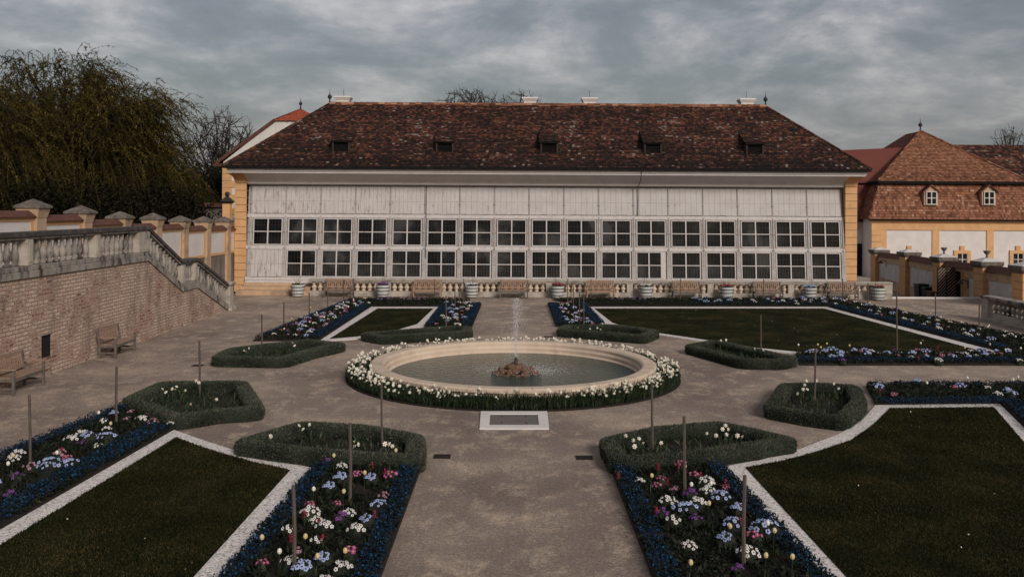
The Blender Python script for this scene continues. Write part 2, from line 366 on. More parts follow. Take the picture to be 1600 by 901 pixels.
def tag(o, label, cat, group=None):
    o['label'] = label; o['category'] = cat
    if group: o['group'] = group
    return o
def thing(name, label, cat, loc, group=None):
    o = bpy.data.objects.new(name, None); COL.objects.link(o); o.location = loc; o.empty_display_size = 0.2
    WL[o.name] = Vector(loc)
    return tag(o, label, cat, group)
def kind(o, k): o['kind'] = k; return o
def copy_tree(o, parent=None):
    c = o.copy(); COL.objects.link(c)
    if parent: c.parent = parent
    for ch in list(o.children): copy_tree(ch, c)
    return c
def clone(proto, loc, rz=0.0, scale=None, label=None, group=None):
    c = copy_tree(proto); c.location = loc; c.rotation_euler = (0, 0, rz)
    if scale: c.scale = (scale, scale, scale)
    if label: c['label'] = label
    if group: c['group'] = group
    return c

# ------------------------------------------------------------------ helpers for polygons
def gp(pts, z=0.0): return [(p.x, p.y) for p in (G(x, y, 0.0) for x, y in pts)]
def inside(x, y, poly):
    r = False; j = len(poly) - 1
    for i in range(len(poly)):
        xi, yi = poly[i]; xj, yj = poly[j]
        if (yi > y) != (yj > y) and x < (xj - xi) * (y - yi) / (yj - yi) + xi: r = not r
        j = i
    return r
def inside_np(X, Y, poly):
    r = np.zeros(len(X), bool); j = len(poly) - 1
    for i in range(len(poly)):
        xi, yi = poly[i]; xj, yj = poly[j]
        c = ((yi > Y) != (yj > Y))
        with np.errstate(divide='ignore', invalid='ignore'):
            c &= X < (xj - xi) * (Y - yi) / ((yj - yi) if yj != yi else 1e-9) + xi
        r ^= c; j = i
    return r
def area(poly): return abs(sum(poly[i][0]*poly[(i+1) % len(poly)][1] - poly[(i+1) % len(poly)][0]*poly[i][1] for i in range(len(poly)))) / 2
def scatter_np(poly, n):
    xs = [p[0] for p in poly]; ys = [p[1] for p in poly]; X = np.empty(0); Y = np.empty(0)
    for _ in range(60):
        x = nr.uniform(min(xs), max(xs), n * 2); y = nr.uniform(min(ys), max(ys), n * 2)
        k = inside_np(x, y, poly); X = np.r_[X, x[k]]; Y = np.r_[Y, y[k]]
        if len(X) >= n: break
    return X[:n], Y[:n]
def spaced(poly, n, dmin, tries=6000):
    xs = [p[0] for p in poly]; ys = [p[1] for p in poly]; out = []
    for _ in range(tries):
        x, y = rng.uniform(min(xs), max(xs)), rng.uniform(min(ys), max(ys))
        if inside(x, y, poly) and all((x-a)**2 + (y-b)**2 > dmin*dmin for a, b in out):
            out.append((x, y))
            if len(out) >= n: break
    return out
def edge_dist(x, y, a, b):
    ax, ay = a; bx, by = b; dx, dy = bx-ax, by-ay; L = dx*dx + dy*dy
    t = max(0, min(1, ((x-ax)*dx + (y-ay)*dy) / L)); return math.hypot(x-ax-t*dx, y-ay-t*dy)
def leaf_cloud(C, D, L, W, roll=None):
    """quads centred on C, long axis D (unit), half length L, half width W; returns V, F"""
    n = len(C)
    ref = nr.normal(size=(n, 3)); S = np.cross(D, ref); S /= np.linalg.norm(S, axis=1, keepdims=True) + 1e-9
    L = np.broadcast_to(np.asarray(L, float), (n,))[:, None]; W = np.broadcast_to(np.asarray(W, float), (n,))[:, None]
    V = np.stack([C - D*L, C + S*W, C + D*L, C - S*W], 1).reshape(-1, 3)
    return V, np.arange(4*n).reshape(n, 4)
def unit(a): return a / (np.linalg.norm(a, axis=1, keepdims=True) + 1e-9)

# ------------------------------------------------------------------ ground
def sheet(name, poly, z0, z1, m):
    b = MB(); b.prism(poly, z0, z1); return kind(b.build(name, m), 'structure')
b = MB(); b.add([(-900, -300, -1.2), (900, -300, -1.2), (900, 2200, -1.2), (-900, 2200, -1.2)], [(0, 1, 2, 3)])
kind(b.build('ground', MT['gravel_far']), 'structure')
YK = 48.75
sheet('gravel_path', [(-15.3, -12), (60, -12), (60, 36), (27.0, 36), (26.2, YK), (20.6, YK), (20.6, 62), (-15.3, 62)], -1.15, 0.0, MT['gravel'])
b = MB(); b.box(20.62, 26.1, YK, YK + 0.22, -0.3, 0.09)
kind(b.build('kerb', MT['plaster']), 'structure')
# raised ground behind the left wall
sheet('terrace_ground', [(-15.3, -12), (-15.3, 32.2), (-13.35, 32.2), (-13.35, -12)], -1.1, 2.85, MT['gravel_far'])
sheet('park_ground', [(-200, -12), (-15.7, -12), (-15.7, 300), (-200, 300)], -1.1, 2.1, MT['lawn'])

# ------------------------------------------------------------------ lawns, pebble strips, beds
LAWN = {
 'fl': ([(275, 686), (330, 706), (390, 723), (453, 737), (252, 960), (-170, 960)], [(272, 673), (325, 692), (370, 706), (430, 721), (490, 733), (300, 960), (-225, 960)]),
 'fr': ([(1390, 640), (1553, 638), (1827, 960), (1374, 960), (1165, 733), (1220, 723), (1270, 710), (1330, 690), (1365, 665)],
        [(1368, 634), (1562, 632), (1890, 960), (1345, 960), (1130, 731), (1190, 720), (1250, 703), (1310, 680), (1345, 660)]),
 'bl': ([(590, 483), (677, 483), (652, 507), (615, 518), (560, 526.5), (515, 530.5)], [(580, 480), (686, 480), (662, 511), (620, 522), (562, 530), (498, 534)]),
 'br': ([(929, 483), (1288, 483), (1535, 550.5), (1245, 550.5), (1180, 544), (1110, 533), (1035, 522), (985, 514), (957, 505)],
        [(916, 480), (1292, 480), (1562, 551), (1562, 553), (1240, 553), (1180, 547), (1110, 536), (1030, 524), (985, 517), (942, 507)]),
}
for k, (inn, out) in LAWN.items():
    sheet('edging_strip', gp(out), -0.05, 0.03, MT['pebble'])
    sheet('lawn', gp(inn), -0.05, 0.042, MT['lawn'])
V_, F_, r_ = [], [], []; off = 0
for k, n in (('fl', 60000), ('fr', 80000), ('bl', 6000), ('br', 30000)):
    X, Y = scatter_np(gp(LAWN[k][0]), n); n = len(X)
    D = unit(np.c_[nr.normal(0, .55, n), nr.normal(0, .55, n), np.ones(n)])
    hgt = nr.uniform(.010, .026, n)
    C = np.c_[X, Y, 0.042 + hgt * .7]
    v, f = leaf_cloud(C, D, hgt, 0.006); V_.append(v); F_.append(f + off); off += len(v); r_.append(nr.random(n))
kind(tag(np_obj('grass', np.concatenate(V_), np.concatenate(F_), MT['grass'], rnd=np.concatenate(r_)), 'short dark grass of the four lawns', 'grass'), 'stuff')
# small fallen petals on the lawns
V_, F_ = [], []; off = 0
for k, n in (('fl', 7), ('fr', 8), ('br', 30)):
    X, Y = scatter_np(gp(LAWN[k][0]), n); n = len(X)
    v, f = leaf_cloud(np.c_[X, Y, np.full(n, .085)], unit(nr.normal(size=(n, 3)) * (1, 1, .2)), 0.018, 0.014)
    V_.append(v); F_.append(f + off); off += len(v)
kind(tag(np_obj('fallen_petals', np.concatenate(V_), np.concatenate(F_), MT['fallen']), 'tiny pale petals fallen on the dark lawns', 'petals'), 'stuff')

BED = {
 'front left inner': [(492, 734), (656, 738), (574, 960), (302, 960)],
 'front right inner': [(956, 738), (1128, 732), (1343, 960), (1041, 960)],
 'front left outer': [(271, 672), (236, 648), (188, 640), (0, 718), (-160, 785), (-420, 960), (-228, 960), (0, 829)],
 'front right top': [(1353, 604), (1640, 604), (1990, 604), (2150, 690), (1624, 690), (1563, 631), (1368, 633)],
 'back left outer': [(547, 470), (581, 479.5), (497, 533), (395, 533)],
 'back left top': [(549, 469), (735, 469), (690, 479.5), (582, 479.5)],
 'back left inner': [(690, 477), (752, 477), (737, 513), (663, 513)],
 'back right inner': [(857, 477), (915, 477), (946, 511), (869, 511)],
 'back right top': [(862, 468.5), (1310, 469), (1292, 479.3), (916, 479.3)],
 'back right outer': [(1311, 469.5), (1660, 540), (1660, 571), (1564, 571), (1564, 550.5), (1293, 479.7)],
 'back right front': [(1243, 553.5), (1563, 553.5), (1563, 571), (1250, 571)],
}
BEDW = {k: gp(v) for k, v in BED.items()}
for k, poly in BEDW.items(): sheet('flower_bed', poly, -0.05, 0.05, MT['soil'])

def strip_poly(a, b, w, side):
    a, b = Vector((*a, 0)), Vector((*b, 0)); d = (b - a).normalized(); s = Vector((-d.y, d.x, 0)) * side * w
    return [(a.x, a.y), (b.x, b.y), (b.x + s.x, b.y + s.y), (a.x + s.x, a.y + s.y)]
BLUE = []           # (a, b, width) in measured points; side chosen towards the bed
def blue(bed, a, b, w, dens):
    A, B = gp([a, b]); poly = BEDW[bed]
    cx = sum(p[0] for p in poly) / len(poly); cy = sum(p[1] for p in poly) / len(poly)
    d = (B[0]-A[0], B[1]-A[1]); side = 1 if (d[0]*(cy-A[1]) - d[1]*(cx-A[0])) > 0 else -1
    sp = strip_poly(A, B, w, side); BLUE.append((sp, dens))
blue('front left inner', (656, 740), (574, 960), .33, 1700); blue('front left inner', (492, 736), (302, 960), .33, 1700)
blue('front right inner', (957, 740), (1041, 960), .33, 1700); blue('front right inner', (1128, 734), (1343, 960), .33, 1700)
blue('front left outer', (186, 641), (-420, 890), .4, 1800); blue('front left outer', (268, 674), (-228, 960), .5, 2000)
blue('front right top', (1368, 632), (1562, 630.5), .45, 1500); blue('front right top', (1563, 632), (1624, 690), .45, 1500); blue('front right top', (1353, 605), (1990, 605), .35, 900)
blue('back left outer', (580, 481), (499, 532), .42, 1500); blue('back left outer', (547, 471), (397, 532), .3, 1000)
blue('back left inner', (752, 478), (738, 512), .42, 1500); blue('back left inner', (690, 478), (664, 512), .42, 1500)
blue('back right inner', (857, 478), (869, 511), .42, 1500); blue('back right inner', (915, 478), (945, 510), .42, 1500)
blue('back right outer', (1293, 481), (1562, 550), .5, 1400); blue('back right top', (1080, 479), (1292, 479), .5, 700)
blue('back right front', (1250, 570.5), (1660, 570.5), .5, 1500)
for i, (sp, dens) in enumerate(BLUE):
    n = int(area(sp) * dens); X, Y = scatter_np(sp, n); n = len(X)
    hN = np.array([noise.noise((x * 5, y * 5, i)) for x, y in zip(X, Y)])
    hgt = .16 + .05 * hN
    Z = hgt * np.sqrt(nr.random(n))
    D = unit(np.c_[nr.normal(0, 1, n), nr.normal(0, 1, n), nr.normal(0, .6, n)])
    sz = nr.uniform(.010, .021, n)
    v, f = leaf_cloud(np.c_[X, Y, .05 + Z], D, sz, sz * .9)
    top = Z / hgt
    r = np.where(nr.random(n) < .4 * top, nr.uniform(.4, 1, n), nr.uniform(0, .3, n))
    o = np_obj('forget_me_nots', v, f, MT['blue'], rnd=r)
    kind(tag(o, 'strip of deep blue forget-me-nots edging a flower bed', 'forget-me-nots', 'blue borders of the flower beds'), 'stuff')
def in_blue(x, y): return any(inside(x, y, sp) for sp, _ in BLUE)

# bedding leaves
V_, F_, r_ = [], [], []; off = 0
for k, poly in BEDW.items():
    near = k.startswith('front')
    n = int(area(poly) * (800 if near else 480)); X, Y = scatter_np(poly, n); n = len(X)
    ok = np.array([noise.noise((x * 2.2, y * 2.2, 3.0)) for x, y in zip(X, Y)]) > -.3
    X, Y = X[ok], Y[ok]; n = len(X)
    D = unit(np.c_[nr.normal(0, .8, n), nr.normal(0, .8, n), nr.uniform(.1, 1.3, n)])
    L = nr.uniform(.025, .07, n)
    v, f = leaf_cloud(np.c_[X, Y, .05 + L * .8 + nr.uniform(0, .06, n)], D, L, L * nr.uniform(.15, .45, n))
    V_.append(v); F_.append(f + off); off += len(v); r_.append(nr.random(n) ** 1.5)
kind(tag(np_obj('bedding_leaves', np.concatenate(V_), np.concatenate(F_), MT['leaf'], rnd=np.concatenate(r_)), 'low dark green leaves between the bedding flowers', 'leaves'), 'stuff')

# ------------------------------------------------------------------ flowers
def petal_fan(b, c, nrm, rad, n, wob, mp, me_):
    nrm = Vector(nrm).normalized(); t = nrm.cross(Vector((0.3, 0.5, 0.8))).normalized(); s = nrm.cross(t); a0 = rng.random() * 6
    ring = []
    k = n * 3
    for i in range(k):
        a = a0 + 2*math.pi*i/k; r = rad * (1 if i % 3 else 1 - wob)
        ring.append(c + t*(math.cos(a)*r) + s*(math.sin(a)*r) - nrm * rad * .12 + Vector((0, 0, rng.uniform(-.1, .1) * rad)))
    vs = [c] + ring
    b.mi = mp; b.add(vs, [(0, 1+i, 1+(i+1) % k) for i in range(k)])
    b.mi = me_; e = []
    for i in range(5):
        a = a0 + 2*math.pi*i/5; e.append(c + nrm*rad*.12 + (t*math.cos(a) + s*math.sin(a)) * rad*.33)
    b.add(e, [(0, 1, 2, 3, 4)])
def pansy_mesh(seed, nb, spread):
    rng.seed(seed); b = MB()
    b.mi = 0; b.lathe([(spread*1.15, -.02), (spread*1.1, .06), (spread*.7, .15), (spread*.1, .185)], (0, 0, 0), 9)
    for _ in range(34):
        a = rng.random()*6.28; r = spread * 1.15 * math.sqrt(rng.random()); L = rng.uniform(.03, .055)
        c = Vector((math.cos(a)*r, math.sin(a)*r, rng.uniform(.03, .12))); d = Vector((math.cos(a), math.sin(a), rng.uniform(-.3, .9))).normalized()
        s = d.cross(Vector((0, 0, 1))).normalized() * L * .4
        b.add([c - d*L, c + s, c + d*L, c - s], [(0, 1, 2, 3)])
    pts = []
    for _ in range(400):
        a = rng.random()*6.28; r = spread * math.sqrt(rng.random())
        p = (math.cos(a)*r, math.sin(a)*r)
        if all((p[0]-q[0])**2 + (p[1]-q[1])**2 > .037**2 for q in pts): pts.append(p)
        if len(pts) >= nb: break
    for x, y in pts:
        r = math.hypot(x, y) / spread
        nrm = Vector((x/spread*.8 + rng.uniform(-.3, .3), y/spread*.8 - .45 + rng.uniform(-.3, .3), .8))
        petal_fan(b, Vector((x, y, .19 - .06*r*r + rng.uniform(-.015, .015))), nrm, rng.uniform(.022, .034), 5, .22, 1, 2)
    return b
PANSY = {}
def pansy_proto(name, cat, mats, key, seed, nb, sp):
    o = pansy_mesh(seed, nb, sp).build(name, [MT['leaf']] + mats); PANSY.setdefault(key, []).append(o.data); bpy.data.objects.remove(o)
for s in range(3):
    pansy_proto('white_pansy', 'pansy', [PW, EYE_D], 'white', 20+s, 9 + 3*s, .11 + .02*s)
    pansy_proto('lavender_pansy', 'pansy', [PB, EYE_D], 'lavender', 30+s, 11 + 4*s, .12 + .025*s)
    pansy_proto('purple_pansy', 'pansy', [PP, EYE_D], 'purple', 40+s, 7 + 2*s, .1 + .015*s)
    pansy_proto('magenta_pansy', 'pansy', [PM, EYE_Y], 'magenta', 50+s, 7 + 2*s, .1 + .015*s)
    pansy_proto('pink_pansy', 'pansy', [PK, EYE_D], 'pink', 60+s, 7 + 2*s, .1 + .015*s)
rng.seed(99)
WHERE = {
 'front left inner': 'in the nearest bed left of the central path', 'front right inner': 'in the nearest bed right of the central path',
 'front left outer': 'in the long bed along the left gravel walk', 'front right top': 'in the bed above the near right lawn',
 'back left outer': 'in the far bed running beside the stair wall walk', 'back left inner': 'in the far bed left of the central path',
 'back right inner': 'in the far bed right of the central path', 'back right outer': 'in the far bed along the right edge of the large lawn',
 'back right front': 'in the bed along the front of the large lawn', 'back right top': 'in the bed between the large lawn and the glasshouse', 'back left top': 'in the bed between the small far lawn and the glasshouse'}
plan = []
for k, n, d, w in (('front left inner', 46, .38, 'iwlwpmwlpkm'), ('front right inner', 46, .38, 'wlwpmwlpkm'), ('front left outer', 60, .36, 'wwlpmwk'), ('front right top', 52, .36, 'llwwpmlw'),
                   ('back left outer', 95, .38, 'wwwllpmkw'), ('back left inner', 46, .36, 'wllwkmlw'), ('back right inner', 46, .36, 'wllwkmlw'),
                   ('back right outer', 90, .42, 'wwwwllwmw'), ('back right front', 50, .34, 'llwwpmlw'), ('back right top', 44, .42, 'wwlwlm')):
    poly = BEDW[k]
    for x, y in spaced(poly, n * 3, d * .85)[:n * 3]:
        if in_blue(x, y): continue
        if k in ('back right top',) and x < 9.5: continue
        c = {'w': 'white', 'l': 'lavender', 'p': 'purple', 'm': 'magenta', 'k': 'pink', 'i': 'white'}[rng.choice(w)]
        plan.append((math.hypot(x, y), x, y, k, c))
cnt = {}
keep = []
rng.shuffle(plan)
lim = {'front left inner': 30, 'front right inner': 32, 'front left outer': 42, 'front right top': 36, 'back left outer': 62, 'back left inner': 32, 'back right inner': 32, 'back right outer': 62, 'back right front': 40, 'back right top': 32}
for p in plan:
    cnt[p[3]] = cnt.get(p[3], 0) + 1
    if cnt[p[3]] <= lim[p[3]]: keep.append(p)
def in_frame(x, y):
    px = HX + F*x/y; py = HY + F*H/y
    return -30 < px < 1630 and py < 930
keep = sorted(p for p in keep if in_frame(p[1], p[2]))
far_pansy = []
for i, (d, x, y, k, c) in enumerate(keep):
    me = rng.choice(PANSY[c]); sc = rng.uniform(.75, 1.12) * (1.22 if c == 'lavender' else 1) * (.88 if k.startswith('back') else 1)
    if i < 295:
        o = bpy.data.objects.new(c + '_pansy', me); COL.objects.link(o); o.location = (x, y, .05); o.rotation_euler = (0, 0, rng.uniform(-.7, .7)); o.scale = (sc,)*3
        tag(o, '%s pansy clump %s' % (c, WHERE[k]), 'pansy', '%s pansies %s' % (c, WHERE[k]))
    else: far_pansy.append((me, x, y, sc))
def merge_copies(name, items, label, cat, z=.05):
    V_, T_, m_ , r_, mats = [], [], [], [], []; off = 0
    quads = {}
    me_out = bpy.data.meshes.new(name); vs, fs, ms = [], [], []
    for me, x, y, sc in items:
        a = rng.uniform(-.7, .7); ca, sa = math.cos(a)*sc, math.sin(a)*sc; base = len(vs)
        for v in me.vertices: vs.append((x + v.co.x*ca - v.co.y*sa, y + v.co.x*sa + v.co.y*ca, z + v.co.z*sc))
        for p in me.polygons:
            fs.append(tuple(base + i for i in p.vertices)); m = me.materials[p.material_index]
            if m not in mats: mats.append(m)
            ms.append(mats.index(m))
    me_out.from_pydata(vs, [], fs)
    for m in mats: me_out.materials.append(m)
    me_out.polygons.foreach_set('material_index', ms)
    a = me_out.attributes.new('rnd', 'FLOAT', 'FACE'); a.data.foreach_set('value', [rng.random() for _ in fs])
    return kind(tag(link(name, me_out, None), label, cat), 'stuff')
if far_pansy: merge_copies('pansies', far_pansy, 'smallest, farthest white and lavender pansies of the back beds', 'pansies')

# tulips, hyacinths, daffodils
def stem(b, h, lean=.02):
    b.mi = 0; b.tube([(0, 0, 0), (lean*.4, 0, h*.5), (lean, 0, h)], .005, 4)
def blades(b, n, h, sp=.05):
    b.mi = 0
    for i in range(n):
        a = rng.random()*6.28; w = .011; d = Vector((math.cos(a), math.sin(a), 0)); s = Vector((-d.y, d.x, 0))*w; hh = h*rng.uniform(.7, 1.1)
        p0, p1, p2 = d*.01, d*sp*.6 + Vector((0, 0, hh*.6)), d*sp*rng.uniform(1, 2.2) + Vector((0, 0, hh))
        b.add([p0-s, p0+s, p1+s, p1-s, p2], [(0, 1, 2, 3), (3, 2, 4)])
def tulip(c, seed):
    rng.seed(seed); b = MB(); h = rng.uniform(.3, .38); stem(b, h); blades(b, 4, .2, .06); b.mi = 1
    b.lathe([(.008, -.005), (.026, .012), (.031, .035), (.024, .06), (.008, .072)], (.02, 0, h), 7)
    o = b.build('tulip', [MT['leaf_daff'], c]); me = o.data; bpy.data.objects.remove(o); return me
def hyacinth(c, seed):
    rng.seed(seed); b = MB(); h = .12; stem(b, h + .1, 0); blades(b, 5, .18); b.mi = 1
    for i in range(34):
        a = rng.random()*6.28; z = h + .13*rng.random(); r = .03*(1 - .5*(z-h)/.13)
        d = Vector((math.cos(a), math.sin(a), rng.uniform(-.2, .6))).normalized(); p = Vector((math.cos(a)*r, math.sin(a)*r, z)); s = d.cross(Vector((0, 0, 1))).normalized()*.013; u = Vector((0, 0, .013))
        b.add([p-s, p-u+d*.004, p+s, p+u+d*.004], [(0, 1, 2, 3)])
    o = b.build('hyacinth', [MT['leaf_daff'], c]); me = o.data; bpy.data.objects.remove(o); return me
def daffodil(seed, heads=1, hh=.34):
    rng.seed(seed); b = MB(); blades(b, 5, hh*.8, .06)
    for q in range(heads):
        h = hh*rng.uniform(.68, 1.12); lx, ly = rng.uniform(-.06, .06), rng.uniform(-.06, .06)
        b.mi = 0; b.tube([(lx*.2, ly*.2, 0), (lx*.7, ly*.7, h*.6), (lx, ly, h)], .004, 3)
        c = Vector((lx, ly, h)); nrm = Vector((rng.uniform(-.8, .8), rng.uniform(-1.2, -.1), rng.uniform(.1, .7)))
        petal_fan(b, c, nrm, rng.uniform(.034, .043), 6, .42, 1, 2)
        n = nrm.normalized(); b.mi = 2
        b.tube([c, c + n*.018], [.008, .013], 6)
    o = b.build('daffodil', [MT['leaf_daff'], PC, PY]); me = o.data; bpy.data.objects.remove(o); return me
TY = [tulip(PY, 70), tulip(PY, 71)]; TW = [tulip(PC, 72), tulip(PC, 73)]; HY_ = [hyacinth(PR, 74), hyacinth(PR, 75)]
DA = [daffodil(80+i) for i in range(5)]; DA2 = [daffodil(90+i, 2) for i in range(4)]
rng.seed(5)
def put(name, me, x, y, z, label, cat, group, sc=1.0):
    o = bpy.data.objects.new(name, me); COL.objects.link(o); o.location = (x, y, z); o.rotation_euler = (0, 0, rng.uniform(-1, 1)); o.scale = (sc,)*3
    return tag(o, label, cat, group)
for k, nT, nW, nH in (('front left inner', 9, 2, 8), ('front right inner', 8, 3, 8), ('front left outer', 2, 3, 3), ('front right top', 1, 4, 4), ('back right front', 6, 2, 3), ('back left outer', 8, 5, 6), ('back right outer', 4, 10, 3)):
    pts = [p for p in spaced(BEDW[k], (nT+nW+nH)*4, .3) if not in_blue(*p) and in_frame(*p)][:nT+nW+nH]
    for i, (x, y) in enumerate(pts):
        if i < nT: put('yellow_tulip', rng.choice(TY), x, y, .05, 'pale yellow tulip ' + WHERE[k], 'tulip', 'yellow tulips ' + WHERE[k])
        elif i < nT+nW: put('cream_tulip', rng.choice(TW), x, y, .05, 'cream white tulip ' + WHERE[k], 'tulip', 'cream tulips ' + WHERE[k])
        else: put('red_hyacinth', rng.choice(HY_), x, y, .05, 'short crimson hyacinth ' + WHERE[k], 'hyacinth', 'crimson hyacinths ' + WHERE[k])
def violet(seed):
    rng.seed(seed); b = MB(); stem(b, .2, 0); b.mi = 1
    for i in range(40):
        a = rng.random()*6.28; z = .12 + .18*rng.random(); r = .07*math.sqrt(rng.random()); c = Vector((math.cos(a)*r, math.sin(a)*r, z))
        d = Vector((rng.uniform(-1, 1), rng.uniform(-1, 1), rng.uniform(-1, 1))).normalized(); s = d.orthogonal().normalized()*.014
        b.add([c-d*.02, c-s, c+d*.02, c+s], [(0, 1, 2, 3)])
    o = b.build('violet_honesty', [MT['leaf_daff'], petal('dusky violet petal', (0.2, 0.12, 0.22))]); me = o.data; bpy.data.objects.remove(o); return me
VI = [violet(101), violet(102)]; rng.seed(6)
for (xa, xb, n, wh) in ((585, 668, 10, 'behind the small far lawn'), (955, 1010, 8, 'behind the left end of the large lawn')):
    for i in range(n):
        g = G(xa + (xb-xa)*(i+.5)/n + rng.uniform(-3, 3), 473)
        put('violet_flower', rng.choice(VI), g.x, g.y, .05, 'dusky violet flower stalk ' + wh, 'flower', 'violet stalks ' + wh)

# ------------------------------------------------------------------ fountain
FC = Vector((0.06, 25.85, 0))
ft = thing('fountain', 'round limestone fountain basin ringed by white daffodils', 'fountain', FC)
b = MB(); n = 96; prof = [(3.56, -.4), (3.56, .07), (3.61, .11), (3.61, .20), (3.66, .26), (3.66, .34), (3.69, .375), (3.74, .40), (4.03, .40), (4.09, .37), (4.09, .29), (4.04, .26), (4.04, -.05)]
vs = [(FC.x + r*math.cos(2*math.pi*j/n), FC.y + r*math.sin(2*math.pi*j/n), z) for r, z in prof for j in range(n)]
k = len(prof)
b.add(vs, [(i*n+(j+1) % n, i*n+j, (i+1)*n+j, (i+1)*n+(j+1) % n) for i in range(k-1) for j in range(n)])
b.build('basin_rim', MT['stone_light'], ft, smooth=False)
b = MB()
for j in range(16):
    a = 2*math.pi*(j+.3)/16; c, s = math.cos(a), math.sin(a)
    b.beam((FC.x + 3.73*c, FC.y + 3.73*s, .3995), (FC.x + 4.06*c, FC.y + 4.06*s, .3995), .012, .006)
b.build('stone_joint', MT['stone_old'], ft)
b = MB(); b.lathe([(.05, -.1), (.05, .42), (.03, .5)], (FC.x+.08, FC.y, 0), 10); b.build('nozzle', MT['iron'], ft)
b = MB(); N = 64
b.add([(FC.x + 3.565*math.cos(2*math.pi*j/N), FC.y + 3.565*math.sin(2*math.pi*j/N), .05) for j in range(N)], [tuple(range(N))])
kind(b.build('water', MT['water']), 'structure')
rng.seed(21)
def rock_mesh(seed):
    bm = MB(); import bmesh
    q = bmesh.new(); bmesh.ops.create_icosphere(q, subdivisions=2, radius=1)
    for v in q.verts:
        d = noise.noise(v.co * 1.1 + Vector((seed * 3.7, 0, 0))) * .5 + noise.noise(v.co * 2.6 + Vector((seed, 5, 0))) * .2
        v.co *= 1 + d
        v.co.z *= .7
    me = bpy.data.meshes.new('rock'); q.to_mesh(me); q.free(); me.materials.append(MT['rock']); return me
RK = [rock_mesh(i) for i in range(6)]
for ring, (nn, rad, z, s) in enumerate(((13, .58, .02, .13), (10, .39, .11, .14), (6, .19, .20, .14))):
    for j in range(nn):
        a = 2*math.pi*j/nn + rng.uniform(-.15, .15) + ring; r = rad*rng.uniform(.9, 1.1)
        o = bpy.data.objects.new('rock', RK[rng.randrange(6)]); COL.objects.link(o)
        o.location = (FC.x + .08 + r*math.cos(a), FC.y + r*math.sin(a)*.9, z + rng.uniform(-.02, .03)); o.rotation_euler = (rng.uniform(-.4, .4), rng.uniform(-.4, .4), rng.random()*6)
        o.scale = (s*rng.uniform(.8, 1.2),)*3
        w = ('outer ring at the waterline', 'middle ring', 'top by the jet')[ring]
        tag(o, 'brown wet rock of the pile in the fountain, %s' % w, 'rock', 'fountain rocks, ' + w)
# jet and drops
C, S = [], []
for i in range(900):
    t = nr.random(); z = .5 + 1.7*t; sp = .015 + .06*t
    C.append((FC.x + .08 + nr.normal(0, sp), FC.y + nr.normal(0, sp), z)); S.append(nr.uniform(.003, .007))
for i in range(900):       # falling veil and splashes
    t = nr.random() ** .8; z = 2.1*t + .1; sp = .1 + .14*(1-t)
    C.append((FC.x + .12 + nr.normal(0, sp), FC.y + nr.normal(0, sp), z)); S.append(nr.uniform(.003, .007))
for i in range(900):
    C.append((FC.x + nr.normal(.75, .42), FC.y + nr.normal(-.1, .3), .06 + abs(nr.normal(0, .12)))); S.append(nr.uniform(.004, .011))
for i in range(350):
    C.append((FC.x + nr.normal(-.5, .3), FC.y + nr.normal(0, .3), .06 + abs(nr.normal(0, .1)))); S.append(nr.uniform(.004, .009))
C = np.array(C); S = np.array(S)[:, None]; n = len(C)
st = np.where(C[:, 2:3] > .4, 2.6, 1.2)
V = np.stack([C + S*np.array(d)*(1 if abs(d[2]) < .5 else st) for d in ((1, 0, 0), (0, 1, 0), (-1, 0, 0), (0, -1, 0), (0, 0, 1), (0, 0, -1))], 1).reshape(-1, 3)
q = np.array([(0, 1, 4), (1, 2, 4), (2, 3, 4), (3, 0, 4), (1, 0, 5), (2, 1, 5), (3, 2, 5), (0, 3, 5)])
Fq = (np.arange(n)[:, None, None]*6 + q[None]).reshape(-1, 3)
b = MB(); b.tube([(FC.x+.08, FC.y, .48), (FC.x+.08, FC.y, 1.2), (FC.x+.08, FC.y, 1.75)], [.022, .014, .004], 6)
spray = np_obj('water_jet', V, Fq, MT['spray'], smooth=True)
kind(tag(spray, 'thin jet and falling drops rising from the rocks of the fountain', 'water jet'), 'stuff')
# daffodil ring
pol = [(FC.x + 4.76*math.cos(2*math.pi*j/72), FC.y + 4.76*math.sin(2*math.pi*j/72)) for j in range(72)]
sheet('flower_ring', pol, -.05, .03, MT['soil'])
n = 26000; a = nr.uniform(0, 2*np.pi, n); rr = np.sqrt(nr.uniform(4.12**2, 4.74**2, n))
L = nr.uniform(.09, .19, n) * np.clip(1.15 - .45*(rr-4.1)/.65, .6, 1.2)
D = unit(np.c_[nr.normal(0, .28, n) + .25*np.cos(a), nr.normal(0, .28, n) + .25*np.sin(a), np.ones(n)])
v, f = leaf_cloud(np.c_[FC.x + rr*np.cos(a), FC.y + rr*np.sin(a), .03 + L*.95], D, L, nr.uniform(.006, .013, n))
kind(tag(np_obj('daffodil_leaves', v, f, MT['leaf_daff'], rnd=nr.random(n)**1.4), 'dense upright daffodil leaves ringing the fountain basin', 'leaves'), 'stuff')
items = []
rng.seed(31)
while len(items) < 640:
    a = rng.random()*2*math.pi
    front = -math.sin(a)            # 1 towards the viewer
    ph = abs(math.cos(a))
    if front > .93 and rng.random() < .75: continue
    r = 4.16 + .54*rng.random()**(1.15 if front > 0 else .8)
    items.append((FC.y + r*math.sin(a), FC.x + r*math.cos(a), front))
items.sort()
far = []
for i, (y, x, fr) in enumerate(items):
    sc = rng.uniform(.75, 1.15)
    if i < 295:
        wh = 'on the near side of the fountain rim' if fr > .35 else 'beside the end of the fountain rim'
        put('daffodil', rng.choice(DA + DA2), x, y, .03, 'white daffodil ' + wh, 'daffodil', 'white daffodils ' + wh, sc)
    else: far.append((rng.choice(DA + DA2), x, y, sc))
merge_copies('daffodils', far, 'white daffodils behind the far rim of the fountain', 'daffodils', .03)
